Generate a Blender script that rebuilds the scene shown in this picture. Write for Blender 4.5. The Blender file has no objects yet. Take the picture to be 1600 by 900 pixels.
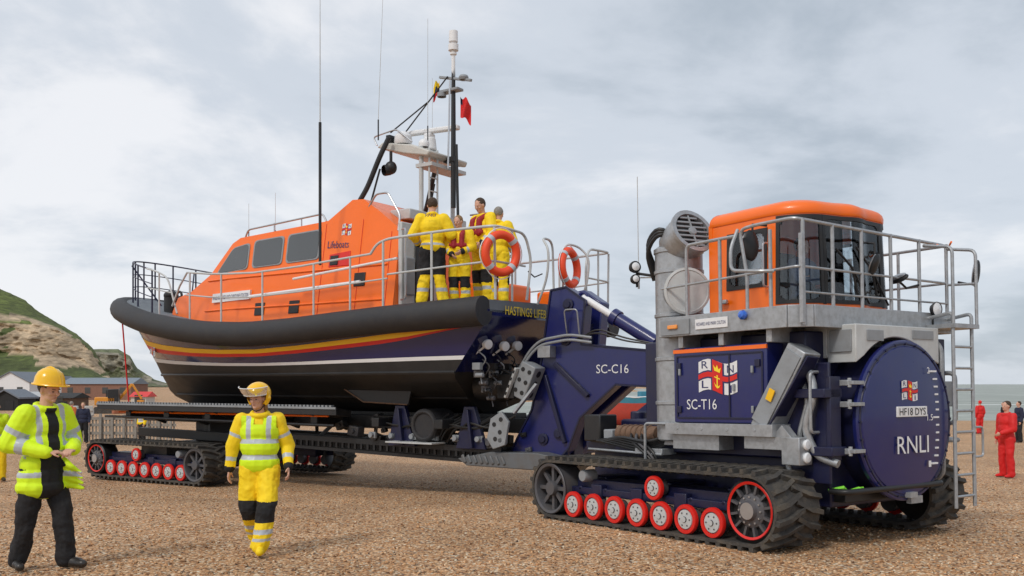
import bpy, bmesh, math, random
from mathutils import Vector as V, Matrix, noise
random.seed(7)
S=bpy.context.scene; COL=S.collection
R_=math.radians; PI=math.pi
F=1500.0; H0=1.75
S.view_settings.view_transform='Standard'; S.view_settings.look='None'; S.view_settings.exposure=0
# ---------------------------------------------------------------- materials
def nt(m): m.use_nodes=True; return m.node_tree
def M(name,col,rough=.5,metal=0.,var=.12,vs=3.,bump=0.,bs=40.,coat=0.,dirt=0.,dcol=(.13,.10,.07),emit=0):
    m=bpy.data.materials.new(name); t=nt(m); N=t.nodes; L=t.links; b=N['Principled BSDF']
    tc=N.new('ShaderNodeTexCoord'); no=N.new('ShaderNodeTexNoise'); no.inputs['Scale'].default_value=vs; no.inputs['Detail'].default_value=5
    L.new(tc.outputs['Object'],no.inputs['Vector'])
    mx=N.new('ShaderNodeMix'); mx.data_type='RGBA'
    lo=[max(0,c*(1-var)) for c in col]; hi=[min(1,c*(1+var)) for c in col]
    mx.inputs['A'].default_value=(*lo,1); mx.inputs['B'].default_value=(*hi,1)
    L.new(no.outputs['Fac'],mx.inputs['Factor']); out=mx.outputs['Result']
    n2=N.new('ShaderNodeTexNoise'); n2.inputs['Scale'].default_value=vs*1.7+.6; n2.inputs['Detail'].default_value=8; n2.inputs['Roughness'].default_value=.65
    L.new(tc.outputs['Object'],n2.inputs['Vector'])
    if dirt>0:
        mr=N.new('ShaderNodeMapRange'); mr.inputs['From Min'].default_value=.45; mr.inputs['From Max'].default_value=.75; mr.inputs['To Max'].default_value=dirt
        L.new(n2.outputs['Fac'],mr.inputs['Value'])
        m2=N.new('ShaderNodeMix'); m2.data_type='RGBA'; m2.inputs['B'].default_value=(*dcol,1)
        L.new(mr.outputs['Result'],m2.inputs['Factor']); L.new(out,m2.inputs['A']); out=m2.outputs['Result']
    L.new(out,b.inputs['Base Color'])
    rr=N.new('ShaderNodeMapRange'); rr.inputs['To Min'].default_value=max(.02,rough*.75); rr.inputs['To Max'].default_value=min(1,rough*1.3)
    L.new(n2.outputs['Fac'],rr.inputs['Value']); L.new(rr.outputs['Result'],b.inputs['Roughness'])
    b.inputs['Metallic'].default_value=metal
    if coat: b.inputs['Coat Weight'].default_value=coat; b.inputs['Coat Roughness'].default_value=.08
    if bump>0:
        nb=N.new('ShaderNodeTexNoise'); nb.inputs['Scale'].default_value=bs; nb.inputs['Detail'].default_value=4
        L.new(tc.outputs['Object'],nb.inputs['Vector'])
        bp=N.new('ShaderNodeBump'); bp.inputs['Strength'].default_value=bump; bp.inputs['Distance'].default_value=.02
        L.new(nb.outputs['Fac'],bp.inputs['Height']); L.new(bp.outputs['Normal'],b.inputs['Normal'])
    return m
orange=M('orange_paint',(.96,.165,.004),.35,var=.06,coat=.15,dirt=.08,dcol=(.5,.10,.02))
navy=M('navy_paint',(.010,.015,.115),.3,var=.15,coat=.3,dirt=.22,dcol=(.04,.04,.08))
navyd=M('dark_navy_paint',(.008,.010,.045),.4,var=.2,dirt=.3,dcol=(.045,.04,.035))
black=M('black_paint',(.012,.013,.015),.45,var=.2,dirt=.3,dcol=(.05,.04,.03))
rubber=M('black_rubber',(.020,.020,.023),.6,var=.25,bump=.15,bs=60,dirt=.35,dcol=(.07,.06,.05))
trackrub=M('track_rubber',(.050,.046,.042),.8,var=.3,bump=.4,bs=50,dirt=.7,dcol=(.17,.14,.10))
galv=M('galvanised_steel',(.40,.42,.44),.42,metal=.5,var=.28,vs=9,dirt=.5,dcol=(.20,.19,.17))
greyp=M('grey_paint',(.27,.29,.31),.45,var=.15,dirt=.4,dcol=(.15,.14,.12))
lgrey=M('light_grey_paint',(.52,.54,.54),.4,var=.1,dirt=.35,dcol=(.28,.26,.23))
steel=M('stainless_steel',(.5,.51,.53),.3,metal=.8,var=.1,vs=12)
white=M('white_paint',(.78,.79,.8),.4,var=.04,dirt=.08,dcol=(.5,.48,.44))
redp=M('red_paint',(.70,.014,.008),.4,var=.12,dirt=.2,dcol=(.25,.06,.04))
yellowp=M('yellow_paint',(.92,.52,.006),.4,var=.05)
gold=M('gold_paint',(1.0,.72,.03),.5,var=.03)
hull_black=M('antifouling_black',(.014,.015,.017),.5,var=.25,vs=1.2,dirt=.4,dcol=(.05,.045,.04))
hull_navy=M('hull_navy_gloss',(.008,.012,.085),.14,var=.1,coat=.6)
rust=M('rusty_metal',(.16,.09,.055),.8,var=.5,vs=14,bump=.3,dirt=.5)
deckm=M('deck_grey',(.17,.19,.21),.8,var=.15,bump=.2,bs=120)
hivis=M('fluorescent_yellow',(.70,.97,.01),.65,var=.05,bump=.2,bs=14)
yjack=M('crew_yellow_fabric',(.96,.66,.006),.7,var=.08,bump=.2,bs=16)
silver=M('reflective_tape',(.48,.52,.56),.35,var=.08)
blackf=M('black_fabric',(.011,.011,.013),.85,var=.2,bump=.3,bs=25)
navyf=M('navy_fabric',(.015,.02,.05),.85,var=.2,bump=.3,bs=25)
bluef=M('slate_blue_fabric',(.10,.13,.22),.85,var=.2,bump=.3,bs=25)
redf=M('red_fabric',(.66,.012,.012),.65,var=.12,bump=.25,bs=20)
redlj=M('life_jacket_red',(.33,.012,.02),.6,var=.15)
skin=M('skin',(.62,.35,.25),.55,var=.08,vs=14)
lipm=M('lips',(.40,.15,.12),.5)
hairb=M('brown_hair',(.06,.035,.02),.7,var=.4,vs=60,bump=.5,bs=150)
hairg=M('grey_hair',(.27,.25,.22),.7,var=.3,vs=60,bump=.5,bs=150)
hairf=M('fair_hair',(.28,.17,.08),.7,var=.3,vs=60,bump=.5,bs=150)
eyem=M('eye_dark',(.05,.035,.03),.2)
leather=M('black_leather',(.015,.014,.014),.35,var=.2,dirt=.3)
helmy=M('helmet_yellow',(.92,.53,.006),.25,var=.04,coat=.3)
lred=M('lifebuoy_red',(.88,.08,.02),.5,var=.1)
greenr=M('green_strap',(.25,.8,.05),.6)
def glass_mat(name,tint,mixv):
    m=bpy.data.materials.new(name); t=nt(m); N=t.nodes; L=t.links; N.remove(N['Principled BSDF'])
    tr=N.new('ShaderNodeBsdfTransparent'); tr.inputs['Color'].default_value=(*tint,1)
    gl=N.new('ShaderNodeBsdfGlossy'); gl.inputs['Roughness'].default_value=.03; gl.inputs['Color'].default_value=(.9,.93,.95,1)
    fr=N.new('ShaderNodeFresnel'); fr.inputs['IOR'].default_value=1.5
    ma=N.new('ShaderNodeMath'); ma.operation='ADD'; ma.inputs[1].default_value=mixv; L.new(fr.outputs['Fac'],ma.inputs[0])
    mx=N.new('ShaderNodeMixShader'); L.new(ma.outputs[0],mx.inputs['Fac']); L.new(tr.outputs[0],mx.inputs[1]); L.new(gl.outputs[0],mx.inputs[2])
    L.new(mx.outputs[0],N['Material Output'].inputs['Surface']); return m
cabglass=glass_mat('cab_glass',(.84,.88,.90),.01)
visorm=glass_mat('clear_visor',(.78,.82,.84),.1)
darkglass=M('dark_window_glass',(.04,.048,.052),.06,var=.3,vs=1.5,coat=1)
lampglass=M('lamp_glass',(.8,.82,.84),.12,var=.05,coat=1)
blueglass=M('blue_lens',(.01,.12,.6),.15,coat=1)
amber=M('amber_lens',(.9,.3,.02),.2,coat=1)
# ---------------------------------------------------------------- mesh builder
def frame(d,up=V((0,0,1))):
    d=V(d).normalized()
    if abs(d.dot(up))>.98: up=V((1,0,0)) if abs(d.x)<.9 else V((0,1,0))
    a=up.cross(d).normalized(); b=d.cross(a).normalized(); return a,b,d
class MB:
    def __init__(s): s.v=[];s.f=[];s.m=[];s.c=0
    def add(s,vs,fs,mi=None):
        o=len(s.v); s.v+= [tuple(p) for p in vs]
        for f in fs: s.f.append(tuple(i+o for i in f)); s.m.append(s.c if mi is None else mi)
        return s
    def box(s,c,d,R=None,mi=None):
        c=V(c); P=[]
        for x in(-1,1):
            for y in(-1,1):
                for z in(-1,1):
                    p=V((x*d[0]/2,y*d[1]/2,z*d[2]/2)); P.append(c+(R@p if R else p))
        return s.add(P,[(0,1,3,2),(4,6,7,5),(0,4,5,1),(2,3,7,6),(0,2,6,4),(1,5,7,3)],mi)
    def bb(s,x0,x1,y0,y1,z0,z1,mi=None): return s.box(((x0+x1)/2,(y0+y1)/2,(z0+z1)/2),(x1-x0,y1-y0,z1-z0),None,mi)
    def beam(s,p0,p1,w,h,up=V((0,0,1)),mi=None):
        p0=V(p0);p1=V(p1);a,b,d=frame(p1-p0,V(up)); R=Matrix((a,b,d)).transposed()
        return s.box((p0+p1)/2,(w,h,(p1-p0).length),R,mi)
    def cyl(s,p0,p1,r0,r1=None,n=16,mi=None):
        r1=r0 if r1 is None else r1; p0=V(p0);p1=V(p1);a,b,d=frame(p1-p0)
        P=[p0+(a*math.cos(2*PI*i/n)+b*math.sin(2*PI*i/n))*r0 for i in range(n)]+[p1+(a*math.cos(2*PI*i/n)+b*math.sin(2*PI*i/n))*r1 for i in range(n)]
        fs=[(i,(i+1)%n,n+(i+1)%n,n+i) for i in range(n)]+[tuple(range(n))[::-1],tuple(range(n,2*n))]
        return s.add(P,fs,mi)
    def lathe(s,prof,o,ax,n=24,mi=None,mis=None):
        o=V(o);a,b,d=frame(ax); P=[];k=len(prof)
        for r,h in prof:
            for i in range(n): P.append(o+d*h+(a*math.cos(2*PI*i/n)+b*math.sin(2*PI*i/n))*max(r,1e-4))
        for j in range(k-1):
            fs=[(j*n+i,j*n+(i+1)%n,(j+1)*n+(i+1)%n,(j+1)*n+i) for i in range(n)]
            if j==0: s.add(P,fs,mis[0] if mis else mi); base=len(s.v)-len(P)
            else:
                for f in fs: s.f.append(tuple(q+base for q in f)); s.m.append(mis[j] if mis else (s.c if mi is None else mi))
        return s
    def tube(s,pts,r,n=8,closed=False,mi=None,sy=1.0,up=None):
        pts=[V(p) for p in pts];N=len(pts);P=[];prev=None
        for i,p in enumerate(pts):
            if closed: d=pts[(i+1)%N]-pts[i-1]
            else: d=pts[min(i+1,N-1)]-pts[max(i-1,0)]
            d.normalize()
            if up is not None: a,b,_=frame(d,V(up))
            elif prev is None: a,b,_=frame(d)
            else:
                a=prev-d*prev.dot(d); a.normalize(); b=d.cross(a)
            prev=a; rr=r[i] if isinstance(r,(list,tuple)) else r
            for j in range(n): P.append(p+a*math.cos(2*PI*j/n)*rr+b*math.sin(2*PI*j/n)*rr*sy)
        fs=[]
        for i in range(N if closed else N-1):
            k=(i+1)%N
            for j in range(n): fs.append((i*n+j,i*n+(j+1)%n,k*n+(j+1)%n,k*n+j))
        if not closed: fs+=[tuple(range(n))[::-1],tuple((N-1)*n+j for j in range(n))]
        return s.add(P,fs,mi)
    def ell(s,c,r,n=14,m=9,R=None,mi=None):
        c=V(c);P=[]
        for j in range(1,m):
            th=PI*j/m
            for i in range(n):
                p=V((r[0]*math.sin(th)*math.cos(2*PI*i/n),r[1]*math.sin(th)*math.sin(2*PI*i/n),r[2]*math.cos(th))); P.append(c+(R@p if R else p))
        t=V((0,0,r[2]));b=V((0,0,-r[2])); P.append(c+(R@t if R else t));P.append(c+(R@b if R else b)); q=(m-1)*n
        fs=[(j*n+i,(j+1)*n+i,(j+1)*n+(i+1)%n,j*n+(i+1)%n) for j in range(m-2) for i in range(n)]
        fs+=[(q,i,(i+1)%n) for i in range(n)]+[(q+1,(m-2)*n+(i+1)%n,(m-2)*n+i) for i in range(n)]
        return s.add(P,fs,mi)
    def cap(s,p0,p1,r0,r1=None,n=12,mi=None):
        r1=r0 if r1 is None else r1; p0=V(p0);p1=V(p1);d=(p1-p0); l=d.length
        if l<1e-5: return s.ell(p0,(r0,)*3)
        d/=l; pts=[];rs=[]
        for k in range(5):
            a=PI/2*(1-k/4); pts.append(p0-d*r0*math.sin(a)); rs.append(max(.0008,r0*math.cos(a)))
        for k in range(5):
            a=PI/2*k/4; pts.append(p1+d*r1*math.sin(a)); rs.append(max(.0008,r1*math.cos(a)))
        return s.tube(pts,rs,n,mi=mi)
    def prism(s,A,B,mi=None):
        n=len(A); return s.add(list(A)+list(B),[tuple(range(n)),tuple(range(2*n-1,n-1,-1))]+[(i,n+i,n+(i+1)%n,(i+1)%n) for i in range(n)],mi)
    def torus(s,c,ax,R,r,n=32,k=10,mi=None):
        a,b,d=frame(ax);c=V(c); return s.tube([c+(a*math.cos(2*PI*i/n)+b*math.sin(2*PI*i/n))*R for i in range(n)],r,k,True,mi)
    def mesh(s,name,mats,smooth=True,ang=35,norm=True):
        me=bpy.data.meshes.new(name); me.from_pydata(s.v,[],s.f); me.update()
        if not isinstance(mats,(list,tuple)): mats=[mats]
        for m in mats: me.materials.append(m)
        me.polygons.foreach_set('material_index',[min(i,len(mats)-1) for i in s.m])
        if norm:
            bm=bmesh.new(); bm.from_mesh(me); bmesh.ops.recalc_face_normals(bm,faces=bm.faces); bm.to_mesh(me); bm.free()
        if smooth: me.shade_smooth(); me.set_sharp_from_angle(angle=R_(ang))
        return me
    def build(s,name,mats,parent=None,bevel=0,smooth=True,ang=35,norm=True):
        o=bpy.data.objects.new(name,s.mesh(name,mats,smooth,ang,norm)); COL.objects.link(o)
        if parent: o.parent=parent
        if bevel:
            b=o.modifiers.new('bevel','BEVEL'); b.width=bevel; b.segments=2; b.limit_method='ANGLE'; b.angle_limit=R_(40); b.harden_normals=False
        return o
def each(name,mats,parent,fns,bevel=0):
    for f in fns:
        d=MB(); f(d); d.build(name,mats,parent,bevel)
def tag(o,label,cat,group=None):
    o['label']=label; o['category']=cat
    if group: o['group']=group
    return o
def empty(name,loc,rot,label,cat,group=None):
    o=bpy.data.objects.new(name,None); COL.objects.link(o); o.location=loc; o.rotation_euler=rot; o.empty_display_size=.2
    return tag(o,label,cat,group)
def structure(o): o['kind']='structure'; return o
def rnd(pts,r=.08,n=4):
    pts=[V(p) for p in pts]; out=[pts[0]]
    for i in range(1,len(pts)-1):
        p=pts[i];a=pts[i-1]-p;b=pts[i+1]-p; ra=min(r,a.length*.45);rb=min(r,b.length*.45); A=p+a.normalized()*ra;B=p+b.normalized()*rb
        for k in range(n+1):
            t=k/n; out.append(A*(1-t)**2+p*2*t*(1-t)+B*t*t)
    out.append(pts[-1]); return out
def interp(x,tab):
    if x<=tab[0][0]: return tab[0][1]
    for (a,va),(b,vb) in zip(tab,tab[1:]):
        if x<=b: return va+(vb-va)*(x-a)/(b-a)
    return tab[-1][1]
def text(st,parent,o,right,up,w,h,mat,name='lettering',off=.004,shear=0):
    cu=bpy.data.curves.new('t','FONT'); cu.body=st; cu.shear=shear; cu.resolution_u=3
    ob=bpy.data.objects.new('t',cu); COL.objects.link(ob); bpy.context.view_layer.update()
    me=bpy.data.meshes.new_from_object(ob.evaluated_get(bpy.context.evaluated_depsgraph_get())); bpy.data.objects.remove(ob); bpy.data.curves.remove(cu)
    xs=[v.co.x for v in me.vertices]; ys=[v.co.y for v in me.vertices]
    x0,x1,y0,y1=min(xs),max(xs),min(ys),max(ys); right=V(right).normalized(); up=V(up).normalized(); nn=right.cross(up)
    for v in me.vertices:
        a=((v.co.x-x0)/(x1-x0)-.5)*w; b=((v.co.y-y0)/(y1-y0)-.5)*h; v.co=V(o)+right*a+up*b+nn*off
    me.materials.clear(); me.materials.append(mat); me.name=name
    ob=bpy.data.objects.new(name,me); COL.objects.link(ob); ob.parent=parent; return ob
def flag(parent,o,right,up,w,h,name='flag_emblem',wave=.06):
    right=V(right).normalized();up=V(up).normalized();nn=right.cross(up);o=V(o)
    mb=MB()
    def P(u,v,k): return o+right*((u-.5)*w)+up*((v-.5)*h+wave*h*math.sin(u*2*PI))+nn*k
    def rect(u0,u1,v0,v1,mi,k):
        n=8
        for i in range(n):
            a=u0+(u1-u0)*i/n;b=u0+(u1-u0)*(i+1)/n; mb.add([P(a,v0,k),P(b,v0,k),P(b,v1,k),P(a,v1,k)],[(0,1,2,3)],mi)
    rect(0,1,0,1,0,.004)
    rect(.33,.67,0,1,1,.006);rect(0,1,.37,.63,1,.0065)
    rect(.37,.63,0,1,2,.009);rect(0,1,.42,.58,2,.0095)
    def dot(pts,k=.012): mb.add([P(a,b,k) for a,b in pts],[tuple(range(len(pts)))],3)
    dot([(.485,.15),(.515,.15),(.515,.55),(.485,.55)]); dot([(.43,.44),(.57,.44),(.57,.48),(.43,.48)],.013)
    dot([(.42,.28),(.45,.17),(.5,.12),(.55,.17),(.58,.28),(.54,.22),(.5,.19),(.46,.22)],.013)
    dot([(.43,.66),(.57,.66),(.6,.84),(.54,.76),(.5,.88),(.46,.76),(.4,.84)],.013)
    e=mb.build(name,[white,navy,redp,gold],parent,smooth=False,norm=False)
    for ch,(u,v) in zip('RNLI',[(.17,.82),(.83,.82),(.17,.18),(.83,.18)]):
        text(ch,e,P(u,v,0),right,up,w*(.17 if ch!='I' else .06),h*.24,navy,'letter',.007)
    return e
# ---------------------------------------------------------------- ground
def gz(y): return interp(y,[(9.5,0),(13,-.07),(20,-.37),(60,-1.01),(78,-1.15)])
def ground_z(x,y):
    z=gz(y)
    if y>78:
        k=min(1,max(0,(x+30-.18*(y-78))/14)); z-= k*min(4.5,(y-78)*.16)
    if y>7: z+=.02*noise.noise(V((x*.45,y*.45,0)))+.012*noise.noise(V((x*1.4,y*1.4,3)))-.01
    return z
xs=[-3000,-1200,-500,-250,-120,-80]+[-60+i*1.5 for i in range(27)]+[-20+i*.25 for i in range(160)]+[20+i*2 for i in range(30)]+[85,110,150,300,700,3000]
ys=[-200,-60,-10,0,4]+[6+i*.2 for i in range(90)]+[24+i*.8 for i in range(46)]+[61+i*3 for i in range(16)]+[115,140,200,300,450,700,1200,3000]
mb=MB(); n=len(xs)
mb.v=[(x,y,ground_z(x,y)) for y in ys for x in xs]; mb.f=[(j*n+i,j*n+i+1,(j+1)*n+i+1,(j+1)*n+i) for j in range(len(ys)-1) for i in range(n-1)]; mb.m=[0]*len(mb.f)
def shingle():
    m=bpy.data.materials.new('shingle'); t=nt(m);N=t.nodes;L=t.links;b=N['Principled BSDF']
    geo=N.new('ShaderNodeNewGeometry')
    wn=N.new('ShaderNodeTexNoise'); wn.inputs['Scale'].default_value=9; L.new(geo.outputs['Position'],wn.inputs['Vector'])
    ad=N.new('ShaderNodeMixRGB'); ad.blend_type='ADD'; ad.inputs['Fac'].default_value=.05; L.new(geo.outputs['Position'],ad.inputs[1]); L.new(wn.outputs['Color'],ad.inputs[2])
    def vor(sc):
        v=N.new('ShaderNodeTexVoronoi'); v.inputs['Scale'].default_value=sc; L.new(ad.outputs[0],v.inputs['Vector']); return v
    v1=vor(36);v2=vor(14)
    sp=N.new('ShaderNodeSeparateColor'); L.new(v1.outputs['Color'],sp.inputs[0])
    cr=N.new('ShaderNodeValToRGB'); e=cr.color_ramp; e.interpolation='CONSTANT'
    cols=[(0,(.28,.135,.065)),(.10,(.66,.35,.165)),(.34,(.80,.48,.25)),(.56,(.57,.30,.14)),(.70,(.88,.62,.39)),(.84,(.46,.33,.22)),(.91,(.92,.78,.58)),(.975,(.18,.12,.09))]
    e.elements[0].position=0; e.elements[0].color=(*cols[0][1],1); e.elements[1].position=cols[1][0]; e.elements[1].color=(*cols[1][1],1)
    for p,c in cols[2:]:
        q=e.elements.new(p); q.color=(*c,1)
    L.new(sp.outputs[0],cr.inputs['Fac'])
    big=N.new('ShaderNodeTexNoise'); big.inputs['Scale'].default_value=.5; big.inputs['Detail'].default_value=6; L.new(geo.outputs['Position'],big.inputs['Vector'])
    br=N.new('ShaderNodeMapRange'); br.inputs['From Min'].default_value=.3; br.inputs['From Max'].default_value=.7; br.inputs['To Min'].default_value=.76; br.inputs['To Max'].default_value=1.08; L.new(big.outputs['Fac'],br.inputs['Value'])
    dr=N.new('ShaderNodeMapRange'); dr.inputs['From Min'].default_value=.3; dr.inputs['From Max'].default_value=.8; dr.inputs['To Min'].default_value=1; dr.inputs['To Max'].default_value=.42; L.new(v1.outputs['Distance'],dr.inputs['Value'])  # darkens the gaps between pebbles: crevice shade put into the colour
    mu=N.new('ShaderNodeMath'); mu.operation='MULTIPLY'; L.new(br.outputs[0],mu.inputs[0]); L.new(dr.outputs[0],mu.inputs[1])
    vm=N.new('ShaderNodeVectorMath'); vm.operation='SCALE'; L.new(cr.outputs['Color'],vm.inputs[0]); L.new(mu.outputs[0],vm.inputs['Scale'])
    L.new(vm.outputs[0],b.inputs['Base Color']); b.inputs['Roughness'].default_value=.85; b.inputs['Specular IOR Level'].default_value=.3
    s1=N.new('ShaderNodeMath'); s1.operation='ADD'; L.new(v1.outputs['Distance'],s1.inputs[0]); L.new(v2.outputs['Distance'],s1.inputs[1])
    bp=N.new('ShaderNodeBump'); bp.invert=True; bp.inputs['Strength'].default_value=.7; bp.inputs['Distance'].default_value=.02
    L.new(s1.outputs[0],bp.inputs['Height']); L.new(bp.outputs['Normal'],b.inputs['Normal']); return m
shing=shingle()
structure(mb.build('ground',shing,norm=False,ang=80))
bmi=bmesh.new(); bmesh.ops.create_icosphere(bmi,subdivisions=1,radius=1); iv=[v.co.copy() for v in bmi.verts]; jf=[tuple(v.index for v in f.verts) for f in bmi.faces]; bmi.free()
mb=MB()
for k in range(18000):
    y=7.6+ (random.random()**1.6)*14; x=random.uniform(-.60,.60)*y
    r=random.choice([.009,.010,.012,.015,.020])*random.uniform(.8,1.2); q=random.random()*6.28; c,s_=math.cos(q),math.sin(q)
    a,b_,h=r*random.uniform(1,1.6),r,r*random.uniform(.45,.8); z=ground_z(x,y)+h*.3
    mb.add([(x+c*p.x*a-s_*p.y*b_,y+s_*p.x*a+c*p.y*b_,z+p.z*h) for p in iv],jf,0)
o=mb.build('pebbles',shing,norm=False,ang=180); o['kind']='stuff'; tag(o,'loose brown and grey pebbles scattered over the shingle beach','pebbles')
# sea
m=bpy.data.materials.new('sea_water'); t=nt(m);N=t.nodes;L=t.links;b=N['Principled BSDF']
geo=N.new('ShaderNodeNewGeometry'); mp=N.new('ShaderNodeMapping'); mp.inputs['Scale'].default_value=(.03,.16,.1); L.new(geo.outputs['Position'],mp.inputs['Vector'])
n1=N.new('ShaderNodeTexNoise'); n1.inputs['Scale'].default_value=1.; n1.inputs['Detail'].default_value=9; n1.inputs['Roughness'].default_value=.65; L.new(mp.outputs[0],n1.inputs['Vector'])
cr=N.new('ShaderNodeValToRGB'); e=cr.color_ramp; e.elements[0].position=.35; e.elements[0].color=(.14,.16,.12,1); e.elements[1].position=.60; e.elements[1].color=(.30,.32,.26,1); q=e.elements.new(.66); q.color=(.75,.77,.74,1)
L.new(n1.outputs['Fac'],cr.inputs['Fac']); L.new(cr.outputs[0],b.inputs['Base Color']); b.inputs['Roughness'].default_value=.35; b.inputs['Specular IOR Level'].default_value=.25
bp=N.new('ShaderNodeBump'); bp.inputs['Strength'].default_value=.8; bp.inputs['Distance'].default_value=.8; L.new(n1.outputs['Fac'],bp.inputs['Height']); L.new(bp.outputs[0],b.inputs['Normal'])
mb=MB(); mb.add([(-6000,82,-3),(9000,82,-3),(9000,14000,-3),(-6000,14000,-3)],[(0,1,2,3)]); structure(mb.build('sea',m,smooth=False,norm=False))
# hills
def hill_mat():
    m=bpy.data.materials.new('cliff_rock_and_grass'); t=nt(m);N=t.nodes;L=t.links;b=N['Principled BSDF']
    at=N.new('ShaderNodeAttribute'); at.attribute_name='Col'; geo=N.new('ShaderNodeNewGeometry')
    mp=N.new('ShaderNodeMapping'); mp.inputs['Scale'].default_value=(.14,.14,.40); L.new(geo.outputs['Position'],mp.inputs['Vector'])
    n1=N.new('ShaderNodeTexNoise'); n1.inputs['Scale'].default_value=1.3; n1.inputs['Detail'].default_value=12; n1.inputs['Roughness'].default_value=.75; L.new(mp.outputs[0],n1.inputs['Vector'])
    mr=N.new('ShaderNodeMapRange'); mr.inputs['From Min'].default_value=.36; mr.inputs['From Max'].default_value=.64; mr.inputs['To Min'].default_value=.45; mr.inputs['To Max'].default_value=1.4; L.new(n1.outputs['Fac'],mr.inputs['Value'])
    vm=N.new('ShaderNodeVectorMath'); vm.operation='SCALE'; L.new(at.outputs['Color'],vm.inputs[0]); L.new(mr.outputs[0],vm.inputs['Scale']); L.new(vm.outputs[0],b.inputs['Base Color'])
    b.inputs['Roughness'].default_value=.95; bp=N.new('ShaderNodeBump'); bp.inputs['Distance'].default_value=2; bp.inputs['Strength'].default_value=.8; L.new(n1.outputs['Fac'],bp.inputs['Height']); L.new(bp.outputs[0],b.inputs['Normal']); return m
hm=hill_mat()
def hill(name,tab,D,px0,px1,nc,rockc,grassc,scrubc,rows=50):
    mb=MB(); cols=[]
    for i in range(nc+1):
        px=px0+(px1-px0)*i/nc; rid=interp(px,[(t_[0],t_[1]) for t_ in tab]); rt=interp(px,[(t_[0],t_[2]) for t_ in tab]); rb=interp(px,[(t_[0],t_[3]) for t_ in tab])
        X=(px-800)/F*D
        for j in range(rows+1):
            v=j/rows
            if v<.2: k=v/.2; d=-60+45*k; y=604+(rb-604)*k; c=scrubc
            elif v<.74: k=(v-.2)/.54; d=-15+12*k; y=rb+(rt-rb)*k; c=rockc
            elif v<.95: k=(v-.74)/.21; d=-3+60*k; y=rt+(rid-rt)*k; c=grassc
            else: k=(v-.95)/.05; d=57+200*k; y=rid+(606-rid)*k*.6; c=grassc
            nz=noise.noise(V((X*.05,y*.05,1)))+.6*noise.noise(V((X*.16,y*.12,5)))+.35*noise.noise(V((X*.4,y*.3,8)))
            nn=noise.noise(V((X*.035,y*.035,9)))+.5*noise.noise(V((X*.15,y*.12,2)))
            if c is rockc and nn>.38: c=scrubc
            elif c is scrubc and v>.12 and nn<-.2: c=rockc
            elif c is grassc and v<.82 and nn<-.25: c=rockc
            DD=D+d+nz*(5.5 if .15<v<.78 else 1)*D/450
            z=H0+(600-y)/F*DD+nz*(.6 if v<.8 else .25)
            mb.v.append((X*(D+d)/D,DD,z)); cols.append([max(0,q*(1+.4*nz)) for q in c])
    for i in range(nc):
        for j in range(rows): mb.f.append((i*(rows+1)+j,(i+1)*(rows+1)+j,(i+1)*(rows+1)+j+1,i*(rows+1)+j+1)); mb.m.append(0)
    o=mb.build(name,hm,norm=False,ang=180); a=o.data.color_attributes.new('Col','FLOAT_COLOR','POINT')
    for k,c in enumerate(cols): a.data[k].color=(*c,1)
    structure(o)
hill('cliff',[(-900,300,420,540),(-200,395,480,550),(0,448,503,553),(40,468,508,552),(60,485,509,554),(90,503,516,556),(120,522,531,566),(145,543,550,578),(158,565,570,588),(170,598,599,600)],450,-420,172,330,(.50,.38,.25),(.12,.15,.035),(.085,.11,.03))
hill('hills',[(60,548,555,590),(150,545,552,590),(185,545,555,592),(203,556,563,593),(215,575,580,596),(240,592,594,598),(262,599,600,601)],900,60,264,80,(.30,.27,.20),(.15,.17,.08),(.13,.14,.07))
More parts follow.
